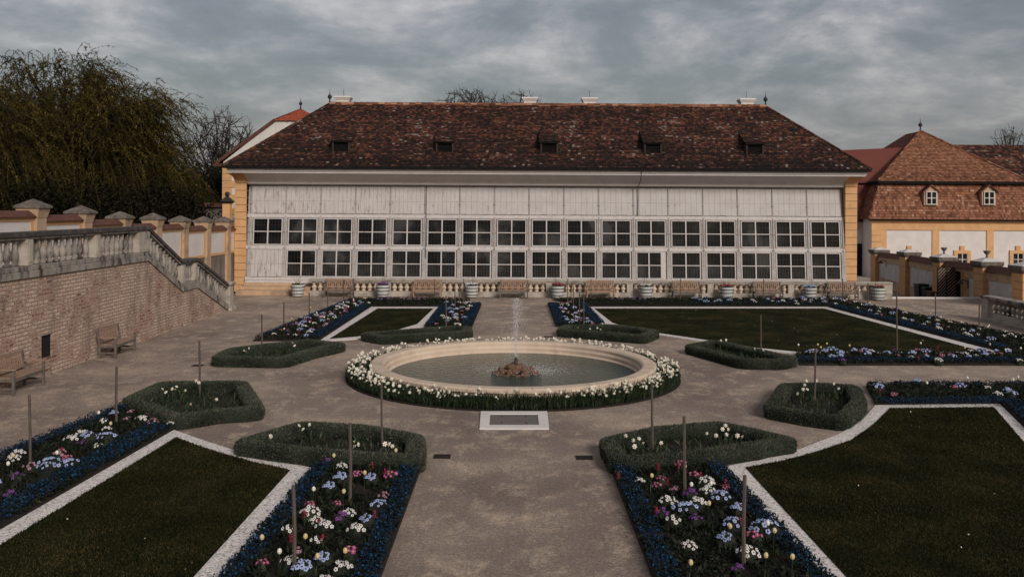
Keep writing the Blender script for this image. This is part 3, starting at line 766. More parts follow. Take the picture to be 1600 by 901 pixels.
# hatch
o = gp([(751, 644), (855, 644), (858, 671), (749, 671)]); i_ = gp([(766, 648.5), (840, 648.5), (842, 665.5), (764.5, 665.5)])
hc = ((o[0][0]+o[2][0])/2, (o[0][1]+o[2][1])/2)
ht = thing('hatch', 'pale stone framed hatch with grey board lid before the fountain', 'hatch', (*hc, 0))
b = MB()
for q in range(4):
    r4 = (q+1) % 4; pts = [o[q], o[r4], i_[r4], i_[q]]; b.prism(pts, -.05, .035)
b.build('stone_frame', MT['plaster'], ht, bevel=.008)
b = MB()
for q in range(5):
    def lp(A, B, t): return (A[0]+(B[0]-A[0])*t, A[1]+(B[1]-A[1])*t)
    t0, t1 = q/5 + .01, (q+1)/5 - .01
    b.prism([lp(i_[0], i_[3], t0), lp(i_[1], i_[2], t0), lp(i_[1], i_[2], t1), lp(i_[0], i_[3], t1)], -.05, .02)
b.build('lid', MT['plank'], ht)
b = MB()
for tx, ty in ((.25, .22), (.75, .22), (.25, .78), (.75, .78)):
    p = lp(lp(i_[0], i_[3], ty), lp(i_[1], i_[2], ty), tx); b.lathe([(.02, 0), (.02, .012)], (*p, .019), 8)
b.build('bolt', MT['iron'], ht)
# drains
gs = thing('drain_grate', '', 'drain', (0, 0, 0))
b = MB(); b.box(-.16, .16, -.13, .13, -.05, .004); b.build('pit', MT['dark'], gs)
b = MB()
b.box(-.17, .17, -.14, -.125, -.04, .012); b.box(-.17, .17, .125, .14, -.04, .012)
for q in range(8): b.box(-.165 + q*.0445, -.15 + q*.0445, -.125, .125, -.04, .0115)
b.build('grille', MT['grate'], gs)
for q, (x, y, lb) in enumerate(((691, 713, 'rusty drain grate in the path beside the near left hedge'), (913, 715, 'rusty drain grate in the path beside the near right hedge'), (1180, 575, 'rusty drain grate in the gravel before the right outer hedge of the large lawn'),
         (430, 573, 'rusty drain grate in the gravel below the far left outer hedge'), (309, 571, 'rusty drain grate in the gravel left of the far left outer hedge'), (857, 526, 'rusty drain grate in the path behind the fountain'))):
    g = G(x, y)
    if q == 0: gs.location = g; gs['label'] = lb
    else: clone(gs, g, 0, None, lb)

# ------------------------------------------------------------------ hedges
def resample(pts, step):
    out = []; n = len(pts)
    for i in range(n):
        a, b2 = pts[i], pts[(i+1) % n]; d = (b2 - a).length; m = max(1, int(d/step))
        out += [a.lerp(b2, j/m) for j in range(m)]
    return out
def smooth_loop(pts, it):
    for _ in range(it):
        n = len(pts); pts = [(pts[i-1] + pts[i]*2 + pts[(i+1) % n]) / 4 for i in range(n)]
    return pts
HH = .28
def hedge(pix, label, w=.32, dens=4200):
    pts = [G(x, y, HH) for x, y in pix]
    for p in pts: p.z = 0
    c = sum(pts, Vector()) / len(pts)
    loop = smooth_loop(resample(pts, .08), 2); n = len(loop)
    hw = w/2; prof = [(-hw*.95, 0), (-hw*1.03, .09), (-hw*1.05, .19), (-hw*.98, .252), (-hw*.6, .275), (0, .28), (hw*.6, .275), (hw*.98, .252), (hw*1.05, .19), (hw*1.03, .09), (hw*.95, 0)]
    V = []; k = len(prof)
    for i, p in enumerate(loop):
        d = (loop[(i+1) % n] - loop[i-1]).normalized(); s = Vector((d.y, -d.x, 0))
        for u, z in prof:
            q = p + s*u + Vector((0, 0, z)); m = noise.noise(q*3.1)*.035 + noise.noise(q*9.5)*.045
            q = q + (s*(1 if u > 0 else -1)*(.6 if abs(u) > hw*.6 else 0) + Vector((0, 0, 1 if z > .3 else 0)))*m
            V.append(q)
    V = np.array(V)
    Fq = np.array([(i*k+j, ((i+1) % n)*k+j, ((i+1) % n)*k+j+1, i*k+j+1) for i in range(n) for j in range(k-1)])
    hd = thing('hedge', label, 'hedge', (c.x, c.y, 0), 'clipped grey green hedges around the fountain')
    # twig tips over the surface
    a, b2, c2, d2 = (V[Fq[:, q]] for q in range(4))
    ar = np.linalg.norm(np.cross(c2-a, d2-b2), axis=1)/2; nrm = unit(np.cross(c2-a, b2-d2))
    cen = np.array([c.x, c.y, .15])
    m = int(ar.sum()*dens); idx = nr.choice(len(Fq), m, p=ar/ar.sum()); u, t = nr.random((m, 1)), nr.random((m, 1))
    p = (a[idx]*(1-u) + b2[idx]*u)*(1-t) + (d2[idx]*(1-u) + c2[idx]*u)*t
    ring = np.array([q for q in loop for _ in range(k)]); cl = ring[Fq[idx, 0]] + np.array([0, 0, .18])
    N = nrm[idx]; sg = np.sign(((p-cl)*N).sum(1, keepdims=True)); N = N*sg
    D = unit(N + nr.normal(0, .55, (m, 3)) + np.array([0, 0, .5])); L = nr.uniform(.010, .032, m)
    v, f = leaf_cloud(p + D*L[:, None]*.6, D, L, L*nr.uniform(.16, .3, m))
    V2 = np.concatenate([V - N[0]*0, v]); F2 = np.concatenate([Fq, f + len(V)])
    r = np.concatenate([np.full(len(Fq), .12), nr.random(m)])
    np_obj('foliage', V2, F2, MT['hedge'], hd, rnd=r)
    inner = [(q.x, q.y) for q in loop]
    b = MB(); b.prism(inner[::3], -.04, .03); b.build('soil', MT['soil'], hd)
    # leaves inside
    m = int(area(inner)*150)
    X, Y = scatter_np(inner, m); m = len(X); L = nr.uniform(.03, .1, m)
    v, f = leaf_cloud(np.c_[X, Y, .03 + L*.8], unit(np.c_[nr.normal(0, .5, m), nr.normal(0, .5, m), np.ones(m)]), L, L*.2)
    kind(np_obj('ground_leaves', v, f, MT['leaf_daff'], hd, rnd=nr.random(m)), 'stuff')
    return inner
def daffs(pix, wh, two=True):
    for x, y in pix:
        g = G(x, y, .34); me = rng.choice(DA2 if rng.random() < .4 else DA)
        put('daffodil', me, g.x, g.y, .03, 'white daffodil ' + wh, 'daffodil', 'daffodils ' + wh, rng.uniform(.9, 1.1)*1.1)
hedge([(377, 688), (474, 660), (570, 666), (650, 680), (650, 713), (560, 708), (460, 700)], 'kite shaped hedge ring at the near left of the central path')
daffs([(470, 668), (486, 667), (555, 695), (562, 699), (605, 703), (616, 701), (425, 690)], 'inside the near left hedge ring beside the path')
hedge([(950, 685), (1030, 668), (1123, 660), (1180, 672), (1235, 685), (1150, 696), (1080, 708), (967, 716)], 'kite shaped hedge ring at the near right of the central path')
daffs([(980, 688), (996, 684), (1003, 690), (994, 707), (1036, 697), (1110, 671), (1123, 675), (1132, 672), (1138, 683), (1155, 690)], 'inside the near right hedge ring beside the path')
hedge([(203, 621), (256, 597), (377, 596), (402, 636), (340, 640), (278, 650)], 'angular hedge ring at the left, below the far bench')
daffs([(255, 613), (270, 611), (281, 604), (307, 602), (312, 604), (288, 610), (340, 628), (297, 634)], 'inside the left hedge ring below the bench')
hedge([(1227, 600), (1275, 599), (1332, 602), (1343, 624), (1316, 651), (1265, 645), (1205, 634)], 'angular hedge ring at the right end of the near cross path')
daffs([(1255, 605), (1262, 600), (1277, 600), (1250, 611), (1267, 611), (1305, 604), (1315, 603)], 'inside the right hedge ring of the near cross path')
hedge([(340, 557), (364, 544), (480, 531), (531, 536), (485, 546), (442, 559)], 'long low hedge ring at the far left, nearest the stairs', .38)
daffs([(387, 545), (380, 548), (457, 541)], 'inside the far left hedge ring nearest the stairs')
hedge([(571, 520), (612, 517), (690, 511), (728, 510), (730, 517), (600, 525)], 'long low hedge ring before the small far lawn', .37)
daffs([(690, 510), (720, 510)], 'inside the hedge ring before the small far lawn')
hedge([(878, 514), (884, 508.5), (958, 507.5), (998, 512), (1022, 516.5), (1003, 524), (940, 519)], 'long low hedge ring at the inner corner of the large lawn', .37)
daffs([(905, 513), (925, 514), (932, 514), (941, 515)], 'inside the hedge ring at the inner corner of the large lawn')
hedge([(1079, 539), (1117, 532), (1180, 545), (1236, 558), (1215, 562), (1162, 561)], 'long low hedge ring at the front corner of the large lawn', .38)
daffs([(1125, 534), (1136, 536), (1180, 549), (1195, 549)], 'inside the hedge ring at the front corner of the large lawn')

# ------------------------------------------------------------------ stakes
STAKES = [  # x, y of the foot, y of the top, what it stands by
 (47, 738, 617, 'in the left outer bed, nearest the left frame edge of the garden'), (182, 668, 572, 'in the left outer bed beside the left hedge ring'), (312, 624, 532, 'inside the left hedge ring below the bench'),
 (460, 905, 758, 'in the nearest left bed, closest to the white strip'), (547, 793, 660, 'in the middle of the nearest left bed'), (598, 702, 596, 'inside the near left hedge ring beside the path'),
 (1020, 704, 600, 'inside the near right hedge ring beside the path'), (1071, 785, 650, 'in the middle of the nearest right bed'), (1162, 893, 742, 'in the nearest right bed, closest to the white strip'),
 (1273, 628, 545, 'inside the right hedge ring of the near cross path'), (409, 551, 491, 'inside the far left hedge ring nearest the stairs'), (444, 512, 472, 'at the outer edge of the far left bed, near its front end'),
 (483, 496, 457, 'at the outer edge of the far left bed, second from front'), (512, 483, 449, 'at the outer edge of the far left bed, third from its front'), (537, 473, 437, 'at the back of the far left bed below the leftmost bench'),
 (553, 470, 434, 'at the back corner of the far left bed beside the leftmost bench'), (679, 470, 436, 'behind the small far lawn below the second bench'), (697, 513, 462, 'in the hedge ring before the small far lawn'),
 (706, 482, 463, 'short, in the far bed left of the central path'), (711, 484, 446, 'in the far bed left of the path, beside the short stake'), (718, 478, 441, 'in the far bed left of the path, just behind its middle'),
 (724, 474, 435, 'at the back of the far bed left of the path'), (887, 474, 435, 'at the back of the far bed right of the path'), (892.5, 478, 441, 'in the far bed right of the path, second from its back'),
 (896, 484, 447, 'in the middle of the far bed right of the path'), (906, 500, 455, 'in the far bed right of the path, near the hedge'), (912, 514, 463, 'in the hedge ring at the inner corner of the large lawn'),
 (924, 470, 435, 'behind the left end of the large lawn'), (1063, 471, 435, 'behind the middle of the large lawn below the fifth bench'), (1193, 471, 436, 'behind the large lawn below the sixth bench'),
 (1317, 471, 436, 'behind the large lawn below the rightmost bench'), (1356, 481, 442, 'in the right outer bed before the rightmost planter'), (1189, 547, 492, 'inside the hedge ring at the front corner of the large lawn'),
 (1402, 553, 453, 'tall, at the front of the large lawn'), (1462, 503, 458, 'in the right outer bed below the chevron gate'), (1530, 519, 475, 'in the right outer bed before the right balustrade')]
for x, y, yt, wh in STAKES:
    g = G(x, y); dep = g.y; top = P(x + rng.uniform(-1.2, 1.2) * (y-yt)/60, yt, dep)
    th = .024 + .006*rng.random()
    o = bpy.data.objects.new
    b = MB(); mid = g.lerp(top, .5) + Vector((rng.uniform(-.012, .012), 0, 0))
    b.tube([g - Vector((0, 0, .08)), mid, top], [th, th*.95, th*.9], 6); 
    s = b.build('wooden_stake', MT['stake'])
    tag(s, 'thin wooden stake ' + wh, 'stake', 'wooden stakes of the parterre')

# ------------------------------------------------------------------ benches and planters
def bench(name, wood, legm, label, slats=13):
    t = thing(name, label, 'bench', (0, 0, 0), 'slatted garden benches')
    hw = .72
    b = MB()
    for q in range(5): b.box(-hw, hw, -.24 + q*.098, -.24 + q*.098 + .078, .415, .44)
    b.build('seat', wood, t, bevel=.004)
    b = MB(); b.beam((-hw, .27, .52), (hw, .27, .52), .03, .06); b.beam((-hw, .335, .90), (hw, .335, .90), .032, .085)
    for q in range(slats):
        x = -hw + .09 + q*(2*hw-.18)/(slats-1); b.beam((x, .272, .54), (x, .332, .87), .052, .016, (0, 1, 0))
    b.build('backrest', wood, t)
    for sx in (-1, 1):
        b = MB(); b.box(sx*hw-.03, sx*hw+.03, -.27, -.21, 0, .64); b.build('leg', legm, t, bevel=.004)
        b = MB(); b.beam((sx*hw, .26, 0), (sx*hw, .26, .45), .06, .06, (0, 1, 0)); b.beam((sx*hw, .26, .44), (sx*hw, .345, .94), .06, .055, (0, 1, 0)); b.build('leg', legm, t)
        b = MB(); b.box(sx*hw-.038, sx*hw+.038, -.3, .27, .64, .672); b.build('armrest', wood, t, bevel=.006)
    b = MB(); b.box(-hw+.03, hw-.03, -.245, -.215, .34, .41)
    b.box(-hw-.018, -hw+.018, -.21, .24, .15, .2); b.box(hw-.018, hw+.018, -.21, .24, .15, .2); b.box(-hw-.018, -hw+.018, -.21, .24, .35, .41); b.box(hw-.018, hw+.018, -.21, .24, .35, .41); b.build('rail', legm, t)
    return t
bA = bench('garden_bench', MT['bench_wood'], MT['leg_grey'], 'honey coloured slatted bench before the balustrade, leftmost of the row')
bB = bench('garden_bench', MT['bench_wood'], MT['bench_wood'], 'honey coloured bench')
bC = bench('garden_bench', MT['bench_grey'], MT['leg_grey'], 'greyed bench')
# along the glasshouse
bxs = [(529, 'A', 'wooden bench before the glasshouse balustrade, beside the leftmost planter'), (668, 'B', 'wooden bench before the glasshouse balustrade, between the second and third planters'), (803, 'A', 'wooden bench before the balustrade, on the axis of the fountain jet'),
       (938, 'B', 'wooden bench before the balustrade, between the fourth and fifth planters'), (1073, 'A', 'wooden bench before the balustrade, between the fifth and sixth planters'), (1200, 'C', 'pale brown bench before the balustrade, between the sixth and seventh planters'), (1317, 'L', 'low backed bench before the balustrade, between the two rightmost planters')]
BY = 47.75
used = set()
for x, k, lb in bxs:
    g = P(x, 465, BY); src = {'A': bA, 'B': bB, 'C': bC, 'L': bC}[k]
    if k in ('A', 'B') and k not in used:
        o = src; used.add(k)
    elif k == 'C': o = copy_tree(src)
    else: o = copy_tree(src)
    o.location = (g.x, BY, 0); o.rotation_euler = (0, 0, 0); o['label'] = lb
    if k == 'L':
        o.rotation_euler = (0, 0, R(-4))
bC.location = (-12.66, 28.85, 0); bC.rotation_euler = (0, 0, R(90)); bC['label'] = 'weathered bench against the brick wall, beside the left hedge ring'
o = copy_tree(bC); o.location = (-12.75, 23.25, 0); o['label'] = 'weathered bench against the brick wall, cut by the left picture edge'

def planter(label, fm, seed, loc):
    rng.seed(seed)
    t = thing('planter', label, 'planter', loc, 'white tub planters before the glasshouse')
    x, y, z = loc; b = MB(); n = 18
    b.lathe([(.26, .05), (.285, .06), (.33, .35), (.365, .62), (.37, .66), (.33, .66), (.32, .58)], loc, n); b.build('tub', MT['planter'], t)
    for zz, r in ((.17, .307), (.36, .340), (.53, .362)):
        b = MB(); b.lathe([(r-.01, zz-.022), (r+.012, zz-.02), (r+.016, zz+.02), (r-.005, zz+.022)], loc, n); b.build('hoop', MT['hoop'], t)
    for a in range(3):
        b = MB(); b.lathe([(.05, 0), (.05, .055)], (x + .2*math.cos(a*2.1+.5), y + .2*math.sin(a*2.1+.5), z), 8); b.build('foot', MT['iron'], t)
    b = MB()
    for _ in range(170):
        a = rng.random()*6.28; r = .33*math.sqrt(rng.random()); L = rng.uniform(.03, .07); zz = .64 + rng.uniform(0, .17)*(1.2-r/.33)
        c = Vector((x + math.cos(a)*r, y + math.sin(a)*r, z + zz)); d = Vector((rng.uniform(-1, 1), rng.uniform(-1, 1), rng.uniform(.1, 1))).normalized(); s = d.orthogonal().normalized()*L*.35
        b.add([c-d*L, c+s, c+d*L, c-s], [(0, 1, 2, 3)])
    for _ in range(34):
        a = rng.random()*6.28; r = .31*math.sqrt(rng.random())
        petal_fan(b, Vector((x + math.cos(a)*r, y + math.sin(a)*r, z + .76 + rng.uniform(-.04, .08)*(1.3-r/.33))), Vector((rng.uniform(-.5, .5), -.7, .6)), .035, 5, .2, 1, 2)
    b.build('planting', [MT['leaf'], fm, EYE_D], t)
    b = MB()
    for q in range(5):
        a = rng.random()*6.28; hgt = rng.uniform(.35, .75); p = Vector((x + .1*math.cos(a), y + .1*math.sin(a), z + .62))
        b.tube([p, p + Vector((.05*math.cos(a), .05*math.sin(a), hgt*.6)), p + Vector((.16*math.cos(a), .1*math.sin(a), hgt))], [.008, .006, .003], 4)
    b.build('twig', MT['bark'], t)
    return t
for i, (x, fm, lb) in enumerate(((465, PW, 'white tub planter with pale flowers at the end of the door steps'), (598, PP, 'white tub planter with dark purple flowers, right of the leftmost bench'), (737, PW, 'white tub planter with pale flowers, left of the central path'),
        (871, PR, 'white tub planter with dark red flowers, right of the central path'), (1009, PW, 'white tub planter with white flowers, fifth from the door steps'), (1135, PR, 'white tub planter with dark red flowers, sixth from the door steps'),
        (1265, PB, 'white tub planter with lavender flowers, left of the low bench'), (1372, PR, 'white tub planter with dark red flowers at the balustrade end'))):
    g = P(x, 465, 47.8); planter(lb, fm, 200+i, (g.x, 47.8, 0))

# ------------------------------------------------------------------ orangery
Y0 = 49.35
def fy(z): return Y0 + .115*(z - .86)
FN = Vector((0, -1, .115)).normalized()
def FP(u, z, d): p = Vector((u, fy(z), z)) + FN*d; return (p.x, p.y, p.z)
def fbox(b, u0, u1, z0, z1, d0, d1):
    b.hexa([FP(u0, z0, d1), FP(u1, z0, d1), FP(u1, z0, d0), FP(u0, z0, d0), FP(u0, z1, d1), FP(u1, z1, d1), FP(u1, z1, d0), FP(u0, z1, d0)])
XL, XR = -14.68, 18.42
og = thing('orangery', 'long white orangery with rows of dark windows under a mossy tiled hip roof', 'building', (1.9, 53, 0))
ROOF_Z, RIDGE_Z, EY, RY = 7.0, 10.9, 48.35, 53.15
# masonry core
b = MB(); b.box(XL + .05, XR - .05, 50.3, 57.6, 0, 6.9); b.build('wall', MT['plaster'], og)
for x0, x1, sgn in ((-15.32, XL - .002, -1), (XR + .002, 19.07, 1)):
    b = MB()
    b.box(x0 + .02, x1, 49.62, 57.6, 0, 6.6)
    z = .1; q = 0
    while z < 6.05:
        hgt = .4; e = .0 if q % 2 else .0
        b.box(x0, x1 + (0 if sgn > 0 else 0), 49.5, 57.62, z, z + hgt - .025); z += hgt; q += 1
    for j in range(6):      # the flare under the cornice
        t0, t1 = j/6, (j+1)/6; o0 = .75*(1-math.cos(t0*1.57)); o1 = .75*(1-math.cos(t1*1.57))
        za, zb = 6.1 + .5*math.sin(t0*1.57), 6.1 + .5*math.sin(t1*1.57)
        xo0, xo1 = (x0 - o0*.35, x0 - o1*.35) if sgn < 0 else (x1 + o0*.35, x1 + o1*.35)
        xi = x1 if sgn < 0 else x0
        A = [(min(xo0, xi), 49.5 - o0), (max(xo0, xi), 49.5 - o0)]; B = [(min(xo1, xi), 49.5 - o1), (max(xo1, xi), 49.5 - o1)]
        b.hexa([(A[0][0], A[0][1], za), (A[1][0], A[1][1], za), (A[1][0], 50.2, za), (A[0][0], 50.2, za), (B[0][0], B[0][1], zb), (B[1][0], B[1][1], zb), (B[1][0], 50.2, zb), (B[0][0], 50.2, zb)])
    b.build('corner_pier', MT['ochre'], og)
# cove and cornice
b = MB(); prev = None
for j in range(9):
    t = j/8; z = 6.06 + .56*t; y = fy(6.06) - .3 - .78*(t**2.4)
    if prev: b.hexa([(XL, prev[0], prev[1]), (XR, prev[0], prev[1]), (XR, 50.4, prev[1]), (XL, 50.4, prev[1]), (XL, y, z), (XR, y, z), (XR, 50.4, z), (XL, 50.4, z)])
    prev = (y, z)
b.build('cove', MT['cornice'], og, smooth=False)
b = MB(); b.box(-15.42, 19.2, 48.62, 50.5, 6.62, 6.70); b.box(-15.47, 19.25, 48.56, 50.5, 6.702, 6.86); b.box(-15.40, -15.30, 50.5, 57.6, 6.62, 6.86); b.box(19.1, 19.2, 50.5, 57.6, 6.62, 6.86)
b.build('cornice', MT['cornice'], og, bevel=.01)
b = MB(); b.box(-15.62, 19.38, 48.34, 48.55, 6.865, 7.03); b.box(-15.6, 19.36, 48.55, 50.5, 6.87, 6.93); b.build('gutter', MT['gutter'], og)
b = MB(); b.tube([FP(7.0, 6.0, .12), FP(7.0, 5.2, .09), FP(6.98, 4.4, .09)], .022, 6); b.tube([(7.0, 48.5, 6.8), (7.0, 48.9, 6.3), FP(7.0, 6.0, .12)], .02, 6); b.build('cable', MT['iron'], og)
b = MB(); b.tube([FP(-4.75, 6.0, .12), FP(-4.75, 2.0, .10)], .014, 6); b.build('cable', MT['iron'], og)

# facade: backing, posts, rails
b = MB(); fbox(b, XL, XR, .62, 6.06, -.14, -.08); b.build('backing_boards', MT['post_wood'], og)
b = MB(); b.box(-10.9, XR, 48.98, 50.29, -.05, .6); b.build('base_wall', MT['stone_light'], og)
U = [-13.52 + 1.93*i for i in range(17)]
def span(i): return U[i] - .815, U[i] + .815
b = MB()
for z0, z1, d in ((4.20, 4.40, .03), (2.45, 2.66, .03), (.76, .92, .05), (6.0, 6.08, .05), (.62, .75, .02)): fbox(b, XL, XR, z0, z1, -.075, d)
b.build('rail', MT['frame_white'], og)
for i in range(18):
    u = (U[0] - .965) if i == 0 else (U[i-1] + .965)
    b = MB()
    fbox(b, u-.11, u+.11, .925, 2.447, -.075, .02); fbox(b, u-.11, u+.11, 2.663, 4.197, -.075, .02); fbox(b, u-.034, u+.034, 4.403, 5.997, -.075, -.004)
    fbox(b, u-.012, u+.05, 2.55, 4.3, .022, .07)            # wooden trim with iron fittings
    p = b.build('post', MT['post_wood'], og)
    b = MB()
    fbox(b, u-.009, u+.009, 1.6, 5.95, .021, .031); fbox(b, u-.13, u+.13, 1.66, 1.69, .022, .05); fbox(b, u-.13, u+.13, 3.41, 3.44, .072, .09); fbox(b, u-.05, u+.07, 4.97, 5.01, .027, .06); fbox(b, u-.014, u+.014, 4.95, 5.9, .027, .04); fbox(b, u-.05, u+.07, 2.50, 2.56, .072, .1)
    b.build('latch', MT['post_wood'], p)
# upper shutters with boards
rng.seed(77)
for i in range(17):
    u0, u1 = U[i]-.928, U[i]+.928; b = MB(); nb = 8 if i < 6 else 6; tilt = rng.uniform(-.01, .01)
    for q in range(nb):
        a0 = u0 + (u1-u0)*q/nb; a1 = u0 + (u1-u0)*(q+1)/nb
        fbox(b, a0+.004, a1-.004, 4.43 + rng.uniform(0, .02), 5.95 + rng.uniform(-.02, .01), -.03, .0 + rng.uniform(-.003, .004))
    fbox(b, u0, u1, 5.13, 5.16, .0, .016)
    b.build('shutter', MT['boards'], og)
# the boarded door at the left
b = MB()
for q in range(8):
    a0 = U[0]-.86 + 1.72*q/8; fbox(b, a0+.006, a0+.209, .95, 2.43, -.03, .01 + rng.uniform(-.006, .006) + (.012 if q in (3, 4) else 0))
fbox(b, U[0]-.86, U[0]+.86, 1.66, 1.69, .018, .03)
b.build('door', MT['boards'], og)
# windows
def window(u0, u1, z0, z1, lower, half=False):
    w = MB(); fr = .055
    fbox(w, u0, u0+fr, z0, z1, -.06, .035); fbox(w, u1-fr, u1, z0, z1, -.06, .035); fbox(w, u0+fr, u1-fr, z0, z0+fr, -.06, .035); fbox(w, u0+fr, u1-fr, z1-fr, z1, -.06, .035)
    um, zm = (u0+u1)/2, (z0+z1)/2
    fbox(w, um-.034, um+.034, z0+fr, z1-fr, -.05, .028); fbox(w, u0+fr, um-.034, zm-.024, zm+.024, -.05, .024); fbox(w, um+.034, u1-fr, zm-.024, zm+.024, -.05, .024)
    f = w.build('window', MT['frame_white'], og)
    g = MB(); fbox(g, u0+fr, u1-fr, z0+fr, z1-fr, -.055, -.04); g.build('pane', MT['glass'], f)
    gb = MB()
    for a0, a1 in ((u0+fr, um-.034), (um+.034, u1-fr)):
        for q in (1, 2, 3):
            x = a0 + (a1-a0)*q/4; fbox(gb, x-.006, x+.006, z0+fr, z1-fr, -.039, -.03)
        for zz in (z0 + (z1-z0)*.27, z0 + (z1-z0)*.74): fbox(gb, a0, a1, zz-.005, zz+.005, -.039, -.031)
    gb.build('glazing_bars', MT['bar_grey'], f)
    if lower:
        rd = MB()
        for q in range(18):
            x = u0 + fr + .03 + (u1-u0-2*fr-.06)*q/17
            if abs(x-um) > .04: fbox(rd, x-.006, x+.006, z0+fr, zm-.06, -.0295, -.02)
        rd.build('guard_rods', MT['rod'], f)
for i in range(17):
    u0, u1 = span(i); window(u0, u1, 2.68, 4.17, False)
    if i > 0:
        if i == 11: u1 -= .22
        window(u0 - .02, u1 - .02, .935, 2.43, True)
        if i == 11:
            b = MB(); fbox(b, u1 - .01, u1 + .2, .94, 2.43, -.06, .015); b.build('filler_board', MT['frame_white'], og)
# steps before the door
b = MB()
for q, (z0, z1, y) in enumerate(((.0, .26, 48.35), (.26, .46, 48.75), (.46, .62, 49.1))): b.box(-14.9 + .1*q, -10.95, y, 49.6, z0, z1 - .0)
so = thing('door_steps', 'three wide sandy stone steps below the boarded door', 'steps', (-13, 48.8, 0))
b.build('treads', MT['ochre_pale'], so, bevel=.02)

# roof of tiles
def tile_slope(b, A, B, C, D, tw=.19, ex=.155, th=.022, seed=1):
    """A-B eave left to right, D-C ridge left to right; lays lapped tiles"""
    A, B, C, D = map(Vector, (A, B, C, D)); r = random.Random(seed)
    ed = (B-A).normalized(); n = ed.cross((D-A)).normalized()
    if n.z < 0: n = -n
    up = n.cross(ed).normalized()
    if up.z < 0: up = -up
    Hs = (D-A).dot(up); rows = int(Hs/ex)+1
    lx = lambda s: (D-A).dot(ed)*s/Hs; L = (B-A).length; rx = lambda s: L + (C-B).dot(ed)*s/Hs
    for k in range(rows):
        s0 = k*ex; s1 = min(s0 + ex*1.25, Hs + .02); x = lx(s0) + (tw/2 if k % 2 else 0) - tw*.5; sag = r.uniform(-.008, .008); rr_ = r.uniform(-.12, .12) - (.2*max(0, 1 - s0/(Hs*.45)) if Hs > 4 else 0)
        while x < rx(s0):
            a0, a1 = max(x, lx(s0)-.03), min(x + tw*.96, rx(s0)+.03); x += tw
            if a1 - a0 < .03: continue
            e = r.uniform(.0, .018) + th; o = r.uniform(-.012, .012) + sag
            p0 = A + ed*a0 + up*(s0+o) + n*e; p1 = A + ed*a1 + up*(s0+o) + n*(e + r.uniform(-.006, .006)); p2 = A + ed*a1 + up*s1 + n*.004; p3 = A + ed*a0 + up*s1 + n*.004
            b.rv = r.uniform(.93, .985) if r.random() < .03 else min(.9, max(0, .2 + .68*r.random() + rr_)); b.add([p0, p1, p2, p3], [(0, 1, 2, 3)]); b.rv = 0.0; b.add([p0 - n*th, p1 - n*th, p1, p0], [(0, 1, 2, 3)])  # riser gets the darkest tone: gap shadow between rows put into the colour
    b.rv = None
E1, E2, E3, E4 = (-15.62, EY, ROOF_Z), (19.38, EY, ROOF_Z), (19.38, 58.2, ROOF_Z), (-15.62, 58.2, ROOF_Z)
R1, R2 = (-10.85, RY, RIDGE_Z), (15.0, RY, RIDGE_Z)
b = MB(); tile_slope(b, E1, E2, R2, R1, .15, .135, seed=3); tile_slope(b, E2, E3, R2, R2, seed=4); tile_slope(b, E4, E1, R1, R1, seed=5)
b.rv = .1; b.add([E1, E2, R2, R1, E3, E4], [(0, 1, 2, 3), (1, 4, 2), (5, 0, 3), (4, 5, 3, 2)]); b.rv = None
roof = b.build('roof', MT['tile_old'], og)
b = MB()
def ridge_tiles(b, a, c, r=.1, seg=.36):
    a, c = Vector(a), Vector(c); m = int((c-a).length/seg)
    for q in range(m): b.tube([a.lerp(c, q/m), a.lerp(c, (q+1.08)/m)], [r*1.08, r*.92], 8)
ridge_tiles(b, R1, R2, .13); b.build('ridge_cap', MT['tile_red'], roof)
for ea, ra in ((E1, R1), (E2, R2)): b = MB(); ridge_tiles(b, Vector(ea), Vector(ra), .09); b.build('hip_cap', MT['tile_old'], roof)
for x in (533, 695, 858, 1020, 1179):
    cx = P(x, 232, 49.4).x; yb = EY + 4.8*.2; zb = ROOF_Z + 3.9*.2; w = .48
    d = MB(); d.box(cx-w, cx-w+.08, yb, yb+1.0, zb-.1, zb+.66); d.box(cx+w-.08, cx+w, yb, yb+1.0, zb-.1, zb+.66); d.box(cx-w+.08, cx+w-.08, yb, yb+.8, zb-.1, zb+.03)
    dm = d.build('dormer', MT['bark'], og)
    d = MB(); d.box(cx-w+.08, cx+w-.08, yb+.22, yb+.3, zb+.03, zb+.68)
    for q in range(4): d.beam((cx-w+.08, yb+.08, zb+.12+q*.14), (cx+w-.08, yb+.08, zb+.12+q*.14), .02, .1, (0, -.6, .8))
    d.build('louvre', MT['dark'], dm)
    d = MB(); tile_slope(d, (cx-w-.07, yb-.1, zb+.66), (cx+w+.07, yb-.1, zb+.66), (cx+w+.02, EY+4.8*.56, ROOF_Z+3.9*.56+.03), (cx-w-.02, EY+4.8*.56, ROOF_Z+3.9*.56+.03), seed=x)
    d.rv = .05; q = .64
    d.hexa([(cx-w-.05, yb-.08, zb+.60), (cx+w+.05, yb-.08, zb+.60), (cx+w, EY+4.8*.5, zb+.7), (cx-w, EY+4.8*.5, zb+.7), (cx-w-.05, yb-.08, zb+.655), (cx+w+.05, yb-.08, zb+.655), (cx+w, EY+4.8*.555, ROOF_Z+3.9*.555), (cx-w, EY+4.8*.555, ROOF_Z+3.9*.555)])
    d.build('dormer_roof', MT['tile_old'], dm)
